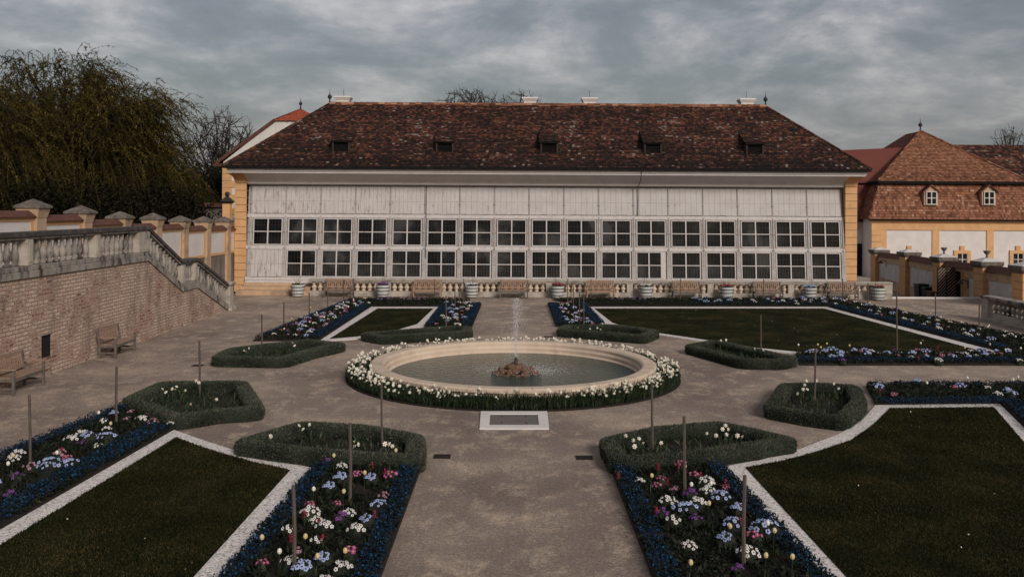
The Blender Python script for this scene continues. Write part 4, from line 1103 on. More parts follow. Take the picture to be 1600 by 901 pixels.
for x, rod in ((537, 1), (828, 0), (921, 1), (1166, 1)):
    cx = P(x, 160, RY+.5).x; c = MB(); y = RY + .5
    c.frustum((cx, y), .74, .74, 10.2, 11.16, .6, .6); c.frustum((cx, y), .78, .98, 11.16, 11.32, .62, .8); c.frustum((cx, y), 1.0, .92, 11.32, 11.4, .82, .74)
    ch = c.build('chimney', MT['plaster'], roof)
    if rod: c = MB(); c.tube([(cx, y, 11.38), (cx, y, 11.85)], .014, 5); c.build('rod', MT['iron'], ch)
def finial(p, s, parent):
    c = MB(); c.lathe([(.09*s, -.1), (.07*s, .1), (.045*s, .28*s), (.05*s, .34*s), (.12*s, .4*s), (.16*s, .5*s), (.12*s, .6*s), (.05*s, .66*s), (.02*s, .78*s), (.006, 1.05*s)], p, 10)
    return c.build('finial', MT['iron'], parent, smooth=True)
finial(R1, .85, roof); finial(R2, .85, roof)

# low balustrade before the glasshouse
ba = thing('orangery_balustrade', 'long low stone balustrade with squat pale balusters along the orangery foot', 'balustrade', (4, 48.5, 0))
BX0, BX1, BYF = -10.95, 20.55, 48.35
b = MB(); b.box(BX0, BX1, BYF-.04, 48.85, 0, .12); b.box(BX0, BX1, BYF, 48.8, .12, .27); b.build('plinth', MT['stone'], ba, bevel=.012)
b = MB(); b.box(BX0, BX1, BYF-.02, 48.85, .76, .84); b.box(BX0, BX1, BYF-.07, 48.9, .842, .91); b.build('handrail', MT['stone'], ba, bevel=.012)
posts = [-6.2, -1.5, 3.4, 8.3, 13.2, 18.0]
b = MB(); b.box(BX1-1.05, BX1, BYF-.03, 48.86, 0.275, .757); b.box(BX1-.85, BX1-.2, BYF-.045, BYF-.03, .33, .7); b.build('end_post', MT['stone'], ba, bevel=.01)
prof = [(.11, .0), (.11, .05), (.07, .07), (.11, .12), (.15, .19), (.135, .24), (.07, .31), (.10, .36), (.13, .40), (.11, .48)]
u = BX0 + .25; nbal = 0
while u < BX1 - 1.15:
    if nbal % 13 == 12:
        b = MB(); b.box(u-.16, u+.16, BYF-.01, 48.81, .275, .757); b.build('post', MT['stone'], ba)
    else:
        b = MB(); b.lathe(prof, (u, 48.56, .275), 10); b.build('baluster', MT['stone_light'], ba, smooth=True)
    nbal += 1; u += .335

# ------------------------------------------------------------------ left terrace wall, balustrade and stairs
WX = -13.08
wl = thing('retaining_wall', 'tall old brick retaining wall with worn limewash beside the left walk', 'wall', (WX, 30, 0))
TOP = 2.83
s0, s1, s2, s3 = 32.15, 35.55, 37.25, 41.3      # stair breaks along the wall
def walltop(y): 
    if y <= s0: return TOP
    if y <= s1: return TOP - 1.42*(y-s0)/(s1-s0)
    if y <= s2: return TOP - 1.42
    return TOP - 1.42 - (TOP-1.42)*(y-s2)/(s3-s2)
ys = [-12, 24.95, 25.55, s0, s1, s2, s3]
hole = (24.95, 25.55, .52, 1.16)
b = MB(); X0, X1 = WX - .3, WX
def wq(y0, y1, za, zb, ta, tb):
    b.hexa([(X0, y0, za), (X1, y0, za), (X1, y1, zb), (X0, y1, zb), (X0, y0, ta), (X1, y0, ta), (X1, y1, tb), (X0, y1, tb)])
wq(-12, 24.95, -.1, -.1, TOP, TOP); wq(24.95, 25.55, -.1, -.1, .52, .52); wq(24.95, 25.55, 1.16, 1.16, TOP, TOP); wq(25.55, s0, -.1, -.1, TOP, TOP)
wq(s0, s1, -.1, -.1, TOP, walltop(s1)); wq(s1, s2, -.1, -.1, walltop(s1), walltop(s2)); wq(s2, s3, -.1, -.1, walltop(s2), 0.0)
b.build('brickwork', MT['brick'], wl)
b = MB(); b.box(WX-.3, WX-.06, 24.952, 25.548, .522, 1.158); b.build('vent_opening', MT['dark'], wl)
# stairs behind
st = thing('garden_stairs', 'stone stair flight descending behind the left balustrade', 'stairs', (-14.2, 36, 0))
b = MB(); N = 16
for q in range(N):
    y0 = s0 + (s3 - s0)*q/N; z = 2.85*(1 - q/N); b.box(-15.25, WX-.31, y0, y0 + (s3-s0)/N, -.1, z)
b.build('treads', MT['stone_old'], st)
bl = thing('terrace_balustrade', 'soot stained stone balustrade running along the terrace and down the stairs', 'balustrade', (WX, 30, 2.8))
def sloped(name, y0, z0, y1, z1, xw, h0, h1, m, parent):
    b = MB(); x0, x1 = WX - .15 - xw/2, WX - .15 + xw/2
    b.hexa([(x0, y0, z0+h0), (x1, y0, z0+h0), (x1, y1, z1+h0), (x0, y1, z1+h0), (x0, y0, z0+h1), (x1, y0, z0+h1), (x1, y1, z1+h1), (x0, y1, z1+h1)])
    return b.build(name, m, parent, bevel=.015)
segs = [(10, TOP, s0, TOP), (s0, TOP, s1, walltop(s1)), (s1, walltop(s1), s2, walltop(s2)), (s2, walltop(s2), s3, 0.0)]
for y0, z0, y1, z1 in segs:
    sloped('plinth', y0, z0, y1, z1, .42, .0, .19, MT['stone_old'], bl)
    sloped('plinth', y0, z0, y1, z1, .34, .192, .33, MT['stone_old'], bl)
    sloped('handrail', y0, z0, y1, z1, .3, 1.04, 1.11, MT['stone_old'], bl)
    sloped('handrail', y0, z0, y1, z1, .42, 1.112, 1.25, MT['stone_black'], bl)
pl = [19.3, 25.3 - .1, 28.75, 31.85]
def post(y, z, w=.36, h0=.335, h1=1.04, dx=.36):
    b = MB(); b.box(WX-.15-dx/2, WX-.15+dx/2, y-w/2, y+w/2, z+h0, z+h1); b.box(WX-.15-dx/2+.05, WX-.15+dx/2+.012, y-w/2+.06, y+w/2-.06, z+h0+.08, z+h1-.08); b.build('post', MT['stone'], bl, bevel=.012)
for y in (16.4, 20.2, 24.3, 28.3): post(y, TOP, .3)
post(31.85, TOP, .95); post(s1+.16, walltop(s1), .34); post(s2-.2, walltop(s2), .34)
b = MB(); yn = s3 + .32; b.frustum((WX-.15, yn), .7, .7, -.02, .16); b.frustum((WX-.15, yn), .56, .56, .16, .22); b.frustum((WX-.15, yn), .48, .48, .22, 1.12); b.frustum((WX-.15, yn), .5, .64, 1.12, 1.2); b.frustum((WX-.15, yn), .66, .66, 1.2, 1.28); b.frustum((WX-.15, yn), .62, .5, 1.28, 1.31); b.build('newel', MT['stone'], bl, bevel=.01)
bprof = [(.09, .0), (.09, .06), (.055, .085), (.085, .16), (.115, .26), (.1, .35), (.06, .5), (.07, .56), (.055, .6), (.09, .64), (.09, .7)]
def bal(y, z):
    b = MB(); b.lathe(bprof, (WX-.15, y, z+.335), 10); b.build('baluster', MT['stone_old'], bl, smooth=True)
y = 17.0
while y < 31.2:
    if all(abs(y-p) > .3 for p in (20.2, 24.3, 28.3)): bal(y, TOP)
    y += .36
y = s0 + .3
while y < s1 - .1: bal(y, walltop(y)); y += .31
for y in (s1+.6, s1+.9, s1+1.2): bal(y, walltop(s1))
y = s2 + .2
while y < s3 - .05: bal(y, walltop(y)); y += .31

# pillared garden wall behind the stairs
GX = -15.5
gw = thing('pillared_wall', 'ochre garden wall with white panels and stone capped pillars behind the left stairs', 'garden wall', (GX, 38, 2))
PYS = [22.6, 25.8, 29.0, 32.2, 35.45, 38.7, 41.9, 45.05, 48.25]
PT = [5.3, 5.15, 5.0, 4.8, 4.58, 4.5, 4.36, 4.30, 4.25]
for y, zt in zip(PYS, PT):
    b = MB(); b.frustum((GX, y), .58, .58, -.1, zt-.62); p = b.build('pillar', MT['ochre_pale'], gw)
    b = MB(); b.frustum((GX, y), .60, .76, zt-.62, zt-.30); b.mi = 1; b.frustum((GX, y), .86, .84, zt-.298, zt-.22); b.frustum((GX, y), .84, .04, zt-.218, zt); b.build('cap', [MT['ochre_pale'], MT['stone_cap']], p, bevel=.012)
for i in range(len(PYS)):
    y0 = PYS[i] + .29; y1 = (PYS[i+1] - .29) if i+1 < len(PYS) else 49.55
    t = PT[i] - .72; zb = 2.25 + .12*max(0, 6-i)*.3
    b = MB(); b.box(GX-.16, GX+.14, y0, y1, zb, t); b.box(GX+.14, GX+.19, y0, y1, zb, zb+.13); b.box(GX+.14, GX+.19, y0, y1, t-.14, t); b.box(GX+.14, GX+.19, y0, y0+.18, zb+.13, t-.14); b.box(GX+.14, GX+.19, y1-.18, y1, zb+.13, t-.14)
    b.build('wall_frame', MT['ochre'], gw)
    b = MB(); b.box(GX+.141, GX+.165, y0+.18, y1-.18, zb+.13, t-.14); b.build('panel', MT['plaster'], gw)
    b = MB(); b.box(GX-.15, GX+.15, y0, y1, -.1, zb-.002); b.build('base', MT['render_grey'], gw)
    b = MB()
    n = 9
    for q in range(n):
        ya, yb = y0 + (y1-y0)*q/n, y0 + (y1-y0)*(q+1)/n - .012
        b.hexa([(GX-.3, ya, t), (GX+.3, ya, t), (GX+.3, yb, t), (GX-.3, yb, t), (GX-.06, ya, t+.2), (GX+.06, ya, t+.2), (GX+.06, yb, t+.2), (GX-.06, yb, t+.2)])
    b.build('coping', MT['coping_tile'], gw)

# annex with clipped gable behind the orangery
AY = 59.0
ax = thing('gabled_annex', 'white gabled house with ochre quoins and orange clipped gable behind the orangery', 'building', (-14.2, AY+5, 0))
def AP(x, y): p = P(x, y, AY); return (p.x, p.z)
xl, ze = AP(343, 253); xc, zp = AP(463, 170); x1_, zc = AP(430, 189); hwid = xc - xl; ch_ = xc - x1_
pro = [(xl+.25, 0), (2*xc-xl-.25, 0), (2*xc-xl-.25, ze), (xc+ch_, zc), (xc-ch_, zc), (xl+.25, ze)]
b = MB(); nn = len(pro); vs = [(x, AY, z) for x, z in pro] + [(x, AY+9, z) for x, z in pro]
b.add(vs, [tuple(range(nn)), tuple(range(2*nn-1, nn-1, -1))] + [(i+nn, (i+1) % nn + nn, (i+1) % nn, i) for i in range(nn)])
b.build('wall', MT['plaster'], ax)
b = MB(); z = .2; q = 0
while z < ze - .5:
    b.box(xl+.2, xl+.2 + (.85 if q % 2 else .62), AY-.05, AY+.3, z, z+.43); z += .45; q += 1
b.build('quoin', MT['ochre'], ax)
b = MB()
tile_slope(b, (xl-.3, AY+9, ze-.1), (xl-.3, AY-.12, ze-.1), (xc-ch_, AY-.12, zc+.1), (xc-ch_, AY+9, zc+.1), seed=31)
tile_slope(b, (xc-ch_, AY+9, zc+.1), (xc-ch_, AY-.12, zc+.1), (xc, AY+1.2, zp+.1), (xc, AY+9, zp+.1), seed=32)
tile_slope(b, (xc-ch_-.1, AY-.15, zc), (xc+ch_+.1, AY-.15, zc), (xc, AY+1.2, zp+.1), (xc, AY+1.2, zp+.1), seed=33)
b.rv = .2; b.add([(xc+ch_, AY-.12, zc+.1), (xc+ch_, AY+9, zc+.1), (xc, AY+9, zp+.1), (xc, AY+1.2, zp+.1), (2*xc-xl+.3, AY-.12, ze-.1), (2*xc-xl+.3, AY+9, ze-.1)], [(0, 1, 2, 3), (4, 5, 1, 0)]); b.rv = None
ar = b.build('roof', MT['tile_bright'], ax)
b = MB(); b.beam((xl-.25, AY-.1, ze-.12), (xc-ch_, AY-.1, zc+.06), .2, .09, (0, -1, 0)); b.box(xl-.35, xl+.9, AY-.2, AY, ze-.3, ze-.12); b.build('verge', MT['coping_tile'], ax)
finial((xc, AY+1.2, zp+.1), .75, ar)
# small gate pillar with ball between the annex and the pier
gpX = P(355, 320, 49.2)
gt = thing('ball_topped_pillar', 'ochre gate pillar with a dark ball cap beside the orangery corner', 'pillar', (gpX.x, 49.2, 0))
b = MB(); b.frustum((gpX.x, 49.2), .4, .4, 0, 4.95); b.build('shaft', MT['ochre'], gt)
b = MB(); b.frustum((gpX.x, 49.2), .45, .68, 4.95, 5.08); b.frustum((gpX.x, 49.2), .6, .2, 5.08, 5.3); b.lathe([(.05, 0), (.08, .03), (.12, .12), (.14, .2), (.12, .28), (.05, .33)], (gpX.x, 49.2, 5.27), 10); b.build('cap', MT['iron'], gt)
# old wall stretch with tiled top behind
pw = P(296, 330, 52); pe = P(349, 330, 52)
ow = thing('old_brick_wall', 'low brick wall with tiled coping under the willows behind the pillared wall', 'wall', (pw.x, 52, 0))
b = MB(); b.box(pw.x-3, pe.x-.1, 52, 52.3, 0, 4.75); b.build('brickwork', MT['render_grey'], ow)
b = MB(); b.hexa([(pw.x-3, 51.8, 4.75), (pe.x, 51.8, 4.75), (pe.x, 52.5, 4.75), (pw.x-3, 52.5, 4.75), (pw.x-3, 52.1, 5.0), (pe.x, 52.1, 5.0), (pe.x, 52.2, 5.0), (pw.x-3, 52.2, 5.0)]); b.build('coping', MT['coping_tile'], ow)

# ------------------------------------------------------------------ right pavilion
VY = 80.0
pv = thing('mansard_pavilion', 'ochre and white pavilion under an orange mansard roof with two small dormers', 'building', (39, VY+6, -1.2))
PXL = P(1362, 340, VY).x; EZ = P(1480, 343, VY).z; PXR = PXL + 15.0
UZ = P(1480, 287, VY).z; PKZ = 12.5
KX0, KX1 = P(1375, 285, VY+.8).x, PXR - .8
b = MB(); b.box(PXL, PXR, VY, VY+14, -1.2, EZ); b.build('wall', MT['plaster'], pv)
b = MB(); b.box(PXL-.05, PXR+.05, VY-.1, VY, EZ-.95, EZ-.25); b.box(PXL-.2, PXR+.2, VY-.25, VY, EZ-.25, EZ-.05)
for x in (1362, 1456, 1541):
    cx = P(x, 400, VY).x; wd = 1.3 if x == 1362 else .62
    b.box(cx, cx + wd, VY-.08, VY, -1.2, EZ-.95)
z = -.9; 
while z < EZ-1.4: b.box(PXL-.05, PXL+.85, VY-.14, VY-.08, z, z+.52); z += .58
b.build('pilaster', MT['ochre'], pv)
for x in (1503, 1590, 1420):
    cx = P(x, 403, VY).x; zc_ = P(x, 404, VY).z
    w = MB(); w.box(cx-.75, cx-.48, VY-.12, VY, zc_-.75, zc_+.75); w.box(cx+.48, cx+.75, VY-.12, VY, zc_-.75, zc_+.75); w.box(cx-.48, cx+.48, VY-.12, VY, zc_+.45, zc_+.75); w.box(cx-.2, cx+.2, VY-.13, VY, zc_+.75, zc_+1.15)
    f = w.build('window_surround', MT['ochre'], pv)
    w = MB(); w.box(cx-.48, cx+.48, VY-.06, VY-.03, zc_-.75, zc_+.45); wn = w.build('pane', MT['glass'], f)
    w = MB(); w.box(cx-.04, cx+.04, VY-.09, VY-.061, zc_-.75, zc_+.45); w.box(cx-.48, cx-.04, VY-.09, VY-.061, zc_-.1, zc_-.04); w.box(cx+.04, cx+.48, VY-.09, VY-.061, zc_-.1, zc_-.04)
    w.box(cx-.48, cx-.42, VY-.09, VY-.061, zc_-.75, zc_+.45); w.box(cx+.42, cx+.48, VY-.09, VY-.061, zc_-.75, zc_+.45); w.build('frame', MT['frame_white'], f)
# lower mansard
b = MB(); lo = .35
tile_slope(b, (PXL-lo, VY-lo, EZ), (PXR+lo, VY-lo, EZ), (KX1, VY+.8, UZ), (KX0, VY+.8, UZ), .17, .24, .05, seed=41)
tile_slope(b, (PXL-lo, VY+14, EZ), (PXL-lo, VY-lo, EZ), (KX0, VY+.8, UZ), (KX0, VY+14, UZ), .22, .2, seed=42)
b.rv = .3; b.add([(PXL-lo, VY-lo, EZ), (PXR+lo, VY-lo, EZ), (KX1, VY+.8, UZ), (KX0, VY+.8, UZ), (PXL-lo, VY+14, EZ), (KX0, VY+14, UZ), (PXR+lo, VY+14, EZ), (KX1, VY+14, UZ)], [(0, 1, 2, 3), (4, 0, 3, 5), (1, 6, 7, 2), (6, 4, 5, 7)]); b.rv = None
b.build('lower_roof', MT['tile_red'], pv)
kx0, kx1, ky = KX0 - .25, KX1 + .25, VY + .5
b = MB(); b.box(kx0-.05, kx1+.05, ky-.1, ky+.15, UZ-.02, UZ+.22); b.box(kx0-.05, kx0+.15, ky+.15, VY+14, UZ-.02, UZ+.22); b.box(PXL-lo-.05, PXR+lo, VY-lo-.12, VY-lo+.02, EZ-.12, EZ+.03); b.build('gutter', MT['gutter'], pv)
xm = (kx0+kx1)/2; ym = ky + (kx1-kx0)/2
b = MB(); U2 = UZ + .2
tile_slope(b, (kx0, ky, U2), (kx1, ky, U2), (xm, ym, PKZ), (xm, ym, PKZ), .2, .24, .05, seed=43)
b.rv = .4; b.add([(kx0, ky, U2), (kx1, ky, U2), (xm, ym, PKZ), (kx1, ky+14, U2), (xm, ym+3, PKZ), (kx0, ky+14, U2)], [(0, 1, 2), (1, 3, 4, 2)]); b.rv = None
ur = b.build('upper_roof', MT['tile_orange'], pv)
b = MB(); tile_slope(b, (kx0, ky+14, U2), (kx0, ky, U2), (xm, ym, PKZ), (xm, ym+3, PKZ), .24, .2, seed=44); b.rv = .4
b.add([(kx0, ky, U2), (kx0, ky+14, U2), (xm, ym+3, PKZ), (xm, ym, PKZ)], [(0, 1, 2, 3)]); b.rv = None; b.build('side_roof', MT['tile_plain'], ur)
for kx in (kx0, kx1): b = MB(); ridge_tiles(b, (kx, ky, U2+.05), (xm, ym, PKZ+.05), .12, .4); b.build('hip_cap', MT['tile_red'], ur)
finial((xm, ym, PKZ), 1.25, ur)
for x in (1454, 1544):
    c = P(x, 306, VY); cx = c.x; w = .62; z0 = P(x, 321, VY).z; z1 = P(x, 300, VY).z; y = VY - .12
    d = MB(); d.add([(cx-w, y, z0), (cx+w, y, z0), (cx+w, y, z1), (cx, y, z1+.55), (cx-w, y, z1), (cx-w, y+2, z0), (cx+w, y+2, z0), (cx+w, y+2, z1), (cx, y+2, z1+.55), (cx-w, y+2, z1)], [(0, 1, 2, 3, 4), (1, 6, 7, 2), (5, 0, 4, 9), (2, 7, 8, 3), (4, 3, 8, 9)])
    dm = d.build('dormer', MT['ochre_pale'], pv)
    d = MB(); d.beam((cx-w-.18, y+.9, z1-.05), (cx, y+.9, z1+.62), 2.2, .08, (-.6, 0, .8)); d.beam((cx+w+.18, y+.9, z1-.05), (cx, y+.9, z1+.62), 2.2, .08, (.6, 0, .8)); d.build('dormer_roof', MT['tile_red'], dm)
    d = MB(); d.box(cx-.4, cx+.4, y-.05, y-.02, z0+.15, z1-.02); d.build('pane', MT['glass'], dm)
    d = MB(); d.box(cx-.05, cx+.05, y-.09, y-.051, z0+.15, z1-.02); d.box(cx-.4, cx-.05, y-.09, y-.051, (z0+z1)/2+.02, (z0+z1)/2+.1); d.box(cx+.05, cx+.4, y-.09, y-.051, (z0+z1)/2+.02, (z0+z1)/2+.1)
    d.box(cx-.48, cx-.4, y-.1, y, z0+.07, z1+.06); d.box(cx+.4, cx+.48, y-.1, y, z0+.07, z1+.06); d.box(cx-.4, cx+.4, y-.1, y, z0+.07, z0+.15); d.box(cx-.4, cx+.4, y-.1, y, z1-.02, z1+.06); d.build('frame', MT['frame_white'], dm)
# wing to the left of the pavilion
wgx0 = 20.0
wn = thing('red_roofed_wing', 'white wing with a plain dark red roof between the orangery and the pavilion', 'building', (27, 84, -1.2))
b = MB(); b.box(wgx0, PXL-.01, VY+2.2, VY+14, -1.2, EZ-.3); b.build('wall', MT['plaster'], wn)
b = MB(); b.box(wgx0, PXL-.3, VY+2.05, VY+2.2, EZ-.9, EZ-.3); b.build('cornice', MT['ochre'], wn)
ox = P(1345, 420, VY+2).x
b = MB(); b.box(ox-.9, ox+.6, VY+2.08, VY+2.19, -1.2, 1.2); b.lathe([(.01, 0), (.01, .01)], (ox, VY, 0), 4)
b = MB(); pts = [(ox-.9, -1.2), (ox+.6, -1.2), (ox+.6, 1.0)] + [(ox-.15+.75*math.cos(a*math.pi/8), 1.0+.75*math.sin(a*math.pi/8)) for a in range(1, 8)] + [(ox-.9, 1.0)]
b.add([(x, VY+2.12, z) for x, z in pts] + [(x, VY+2.19, z) for x, z in pts], [tuple(range(len(pts)))] + [(i, i+len(pts), (i+1) % len(pts)+len(pts), (i+1) % len(pts)) for i in range(len(pts))]); b.build('archway', MT['dark'], wn)
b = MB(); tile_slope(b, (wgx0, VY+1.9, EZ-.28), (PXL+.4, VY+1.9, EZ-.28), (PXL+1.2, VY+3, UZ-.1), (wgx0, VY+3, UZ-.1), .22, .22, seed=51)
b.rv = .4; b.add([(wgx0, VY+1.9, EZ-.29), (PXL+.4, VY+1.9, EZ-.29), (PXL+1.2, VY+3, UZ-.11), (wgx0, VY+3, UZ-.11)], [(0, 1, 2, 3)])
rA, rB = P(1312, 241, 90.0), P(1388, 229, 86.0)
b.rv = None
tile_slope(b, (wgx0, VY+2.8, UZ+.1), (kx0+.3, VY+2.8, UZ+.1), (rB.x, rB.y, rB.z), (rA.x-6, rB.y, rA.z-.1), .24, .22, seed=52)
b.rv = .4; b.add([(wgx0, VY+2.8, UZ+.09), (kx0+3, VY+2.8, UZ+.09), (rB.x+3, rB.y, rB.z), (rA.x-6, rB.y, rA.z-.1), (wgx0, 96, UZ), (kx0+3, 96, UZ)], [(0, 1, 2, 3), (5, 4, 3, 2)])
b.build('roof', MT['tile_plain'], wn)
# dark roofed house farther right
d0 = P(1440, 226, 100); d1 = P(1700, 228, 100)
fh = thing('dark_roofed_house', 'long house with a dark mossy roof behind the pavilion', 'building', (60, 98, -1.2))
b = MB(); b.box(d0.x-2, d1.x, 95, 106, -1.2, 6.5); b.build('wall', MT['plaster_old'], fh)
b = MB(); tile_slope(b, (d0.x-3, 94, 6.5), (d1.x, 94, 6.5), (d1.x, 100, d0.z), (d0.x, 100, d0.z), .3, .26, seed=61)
b.rv = .1; b.add([(d0.x-3, 94, 6.5), (d1.x, 94, 6.5), (d1.x, 100, d0.z), (d0.x, 100, d0.z), (d1.x, 106, 6.5), (d0.x-3, 106, 6.5)], [(0, 1, 2, 3), (4, 5, 3, 2), (5, 0, 3)]); b.build('roof', MT['tile_old'], fh)

# ------------------------------------------------------------------ right garden wall with gate
rw = thing('sloping_garden_wall', 'ochre garden wall with pale panels and urn topped pillars before the pavilion', 'garden wall', (27, 57, -1.1))
PIL = [(1373.5, 385, 71), (1420.5, 388, 62.5), (1475, 395, 55.5), (1542, 401, 49.4), (1605, 407, 44.2)]
pil = []
for i, (x, yt, Y) in enumerate(PIL):
    p = P(x, yt, Y); pil.append((p.x, Y, p.z))
ZB = -1.15
wd = Vector((pil[3][0]-pil[1][0], pil[3][1]-pil[1][1], 0)).normalized(); wn_ = Vector((wd.y, -wd.x, 0))
if wn_.x > 0: wn_ = -wn_
def wallpt(a, b2, t, off, z):
    A, B = Vector(a), Vector(b2); p = A.lerp(B, t); return Vector((p.x, p.y, 0)) + wn_*off + Vector((0, 0, z))
def wbox(b, i, t0, t1, za0, za1, zb0, zb1, o0, o1):
    A, B = pil[i], pil[i+1]; q = lambda t, o, z: wallpt(A, B, t, o, z)
    b.hexa([q(t0, o1, za0), q(t1, o1, zb0), q(t1, o0, zb0), q(t0, o0, za0), q(t0, o1, za1), q(t1, o1, zb1), q(t1, o0, zb1), q(t0, o0, za1)])
for i, (x, y, zt) in enumerate(pil):
    b = MB(); b.frustum((x, y), .92, .92, ZB, zt-.62)
    z = ZB + .1
    while z < zt - .75: b.frustum((x, y), .98, .98, z, z+.36); z += .4
    pp = b.build('pillar', MT['ochre'], rw)
    b = MB(); b.frustum((x, y), .96, 1.2, zt-.62, zt-.45); b.frustum((x, y), 1.24, 1.24, zt-.45, zt-.25); b.mi = 1; b.frustum((x, y), 1.18, .3, zt-.248, zt-.06)
    b.build('cap', [MT['stone_cap'], MT['plaster_old']], pp)
    if i in (2, 3):
        b = MB(); b.lathe([(.1, -.1), (.06, .0), (.05, .1), (.14, .2), (.2, .33), (.14, .33)], (x, y, zt), 9); b.build('urn', MT['leg_grey'], pp)
for i in range(4):
    za, zb = pil[i][2] - .75, pil[i+1][2] - .75
    e0, e1 = .07, .93
    b = MB()
    if i != 2:
        wbox(b, i, e0, e1, ZB, za, ZB, zb, -.18, .14)
    else:
        wbox(b, i, .60, e1, ZB, za*.4+zb*.6, ZB, zb, -.18, .14); wbox(b, i, e0, .60, 1.22, za, 1.22, za*.4+zb*.6, -.18, .14)
    wbox(b, i, e0 if i != 2 else .6, e1, za-.5, za-.1, zb-.5, zb-.1, .14, .2)
    b.build('wall_frame', MT['ochre_pale'], rw)
    if i != 2:
        b = MB(); wbox(b, i, .14, .86, ZB+.75, za-.5, ZB+.75, zb-.5, .141, .17); b.build('panel', MT['plaster_old'], rw)
    else:
        b = MB(); wbox(b, i, .69, .86, ZB+.9, zb-.55, ZB+.9, zb-.5, .141, .17); b.build('panel', MT['plaster_old'], rw)
    b = MB(); A, B = pil[i], pil[i+1]; q = lambda t, o, z: wallpt(A, B, t, o, z); n = 14
    for j in range(n):
        t0, t1 = e0 + (e1-e0)*j/n, e0 + (e1-e0)*(j+.97)/n; z0, z1 = za + (zb-za)*t0, za + (zb-za)*t1
        b.hexa([q(t0, .32, z0), q(t1, .32, z1), q(t1, -.3, z1), q(t0, -.3, z0), q(t0, .04, z0+.3), q(t1, .04, z1+.3), q(t1, -.04, z1+.3), q(t0, -.04, z0+.3)])
    b.build('coping', MT['coping_tile'], rw)
# open gate leaf with chevron boards, swung out before the pillar
A, B = pil[2], pil[3]
GY = 53.4; ga, gm, gb_ = P(1464.5, 440, GY).x, P(1478.5, 440, GY).x, P(1495, 440, GY).x; gtop = P(1480, 418, GY).z
b = MB(); b.box(ga, gb_, GY, GY+.06, ZB+.04, gtop); gdoor = b.build('gate', MT['door_wood'], rw)
b = MB(); b.box(ga, ga+.05, GY-.03, GY-.002, ZB+.04, gtop); b.box(gb_-.05, gb_, GY-.03, GY-.002, ZB+.04, gtop); b.box(gm-.025, gm+.025, GY-.035, GY-.002, ZB+.04, gtop); b.build('gate_frame', MT['door_wood'], gdoor)
for k in range(15):
    z = ZB - .3 + k*.2
    for xa, xb, s_ in ((ga+.05, gm-.03, 1), (gm+.03, gb_-.05, -1)):
        za, zb = (z, z+.5) if s_ > 0 else (z, z+.5)
        pa, pb = ((xa, za), (xb, zb)) if s_ > 0 else ((xb, zb+.0), (xa, za))
        (x0_, z0_), (x1_2, z1_2) = (xa, z if s_ > 0 else z), (xb, z+.5)
        if s_ < 0: z0_, z1_2 = z, z+.5
        lo_, hi_ = ZB+.08, gtop-.04
        f0 = max(0, (lo_-z0_)/(z1_2-z0_)); f1 = min(1, (hi_-z0_)/(z1_2-z0_))
        if f1 - f0 < .15: continue
        b = MB(); b.beam((x0_+(x1_2-x0_)*f0, GY-.015, z0_+(z1_2-z0_)*f0), (x0_+(x1_2-x0_)*f1, GY-.015, z0_+(z1_2-z0_)*f1), .024, .045, (0, 0, 1)); b.build('chevron_board', MT['bench_grey'], gdoor)
b = MB(); wbox(b, 2, .1, .51, ZB, 1.2, ZB, 1.2, -.1, .02); b.build('gateway', MT['dark'], rw)
b = MB(); wbox(b, 2, .51, .595, ZB, 1.2, ZB, 1.2, -.1, .02); b.build('recess', MT['dark'], rw)
b = MB(); wbox(b, 2, .5, .52, ZB, 1.22, ZB, 1.22, .02, .18); wbox(b, 2, .58, .605, ZB, 1.22, ZB, 1.22, .143, .2); b.build('door_jamb', MT['ochre'], rw)
# wall lamps
for i, t, lb in ((0, .35, 'small black wall lamp on the wall panel nearest the orangery'), (2, .66, 'small black wall lamp right of the chevron gate')):
    c = wallpt(pil[i], pil[i+1], t, .17, 0.9 if i == 0 else .72)
    lm = thing('wall_lamp', lb, 'lamp', c)
    b = MB(); b.tube([c, c + wn_*.25 + Vector((0, 0, .12)), c + wn_*.42 + Vector((0, 0, .05))], .03, 6); b.build('arm', MT['iron'], lm)
    b = MB(); e = c + wn_*.42; b.lathe([(.2, -.12), (.12, .0), (.05, .08), (.02, .1)], e, 10); b.build('shade', MT['iron'], lm)
    b = MB(); b.tube([c + Vector((0, 0, .08)), c + Vector((0, 0, -.4))], .03, 6); b.build('bracket', MT['iron'], lm)
# bins
for x, w, lb in ((1439.5, .68, 'black wheelie bin by the garden wall, the one nearer the orangery'), (1450, .66, 'black wheelie bin beside the brown wooden box')):
    Y = 57.5 if x < 1445 else 56.8; p = P(x, 455, Y); t = thing('wheelie_bin', lb, 'bin', (p.x, Y, -1.2), 'black bins by the gate')
    b = MB(); b.frustum((p.x, Y), w*.8, w, -1.15, .02 if x < 1445 else -.12); b.build('body', MT['bin'], t)
    zt = .02 if x < 1445 else -.12
    b = MB(); b.frustum((p.x, Y), w+.08, w+.02, zt, zt+.09); b.build('lid', MT['bin'], t, bevel=.02)
p = P(1458, 455, 55.6); t = thing('wooden_box', 'reddish brown wooden box between the bins and the gate', 'box', (p.x, 55.6, -1.2))
b = MB()
for q in range(5): b.box(p.x-.28, p.x+.28, 55.3, 55.9, -1.2 + q*.19, -1.2 + q*.19 + .17)
b.build('boards', MT['crate_wood'], t)
b = MB(); b.box(p.x-.32, p.x+.32, 55.26, 55.94, -.25, -.2); b.build('lid', MT['crate_wood'], t)

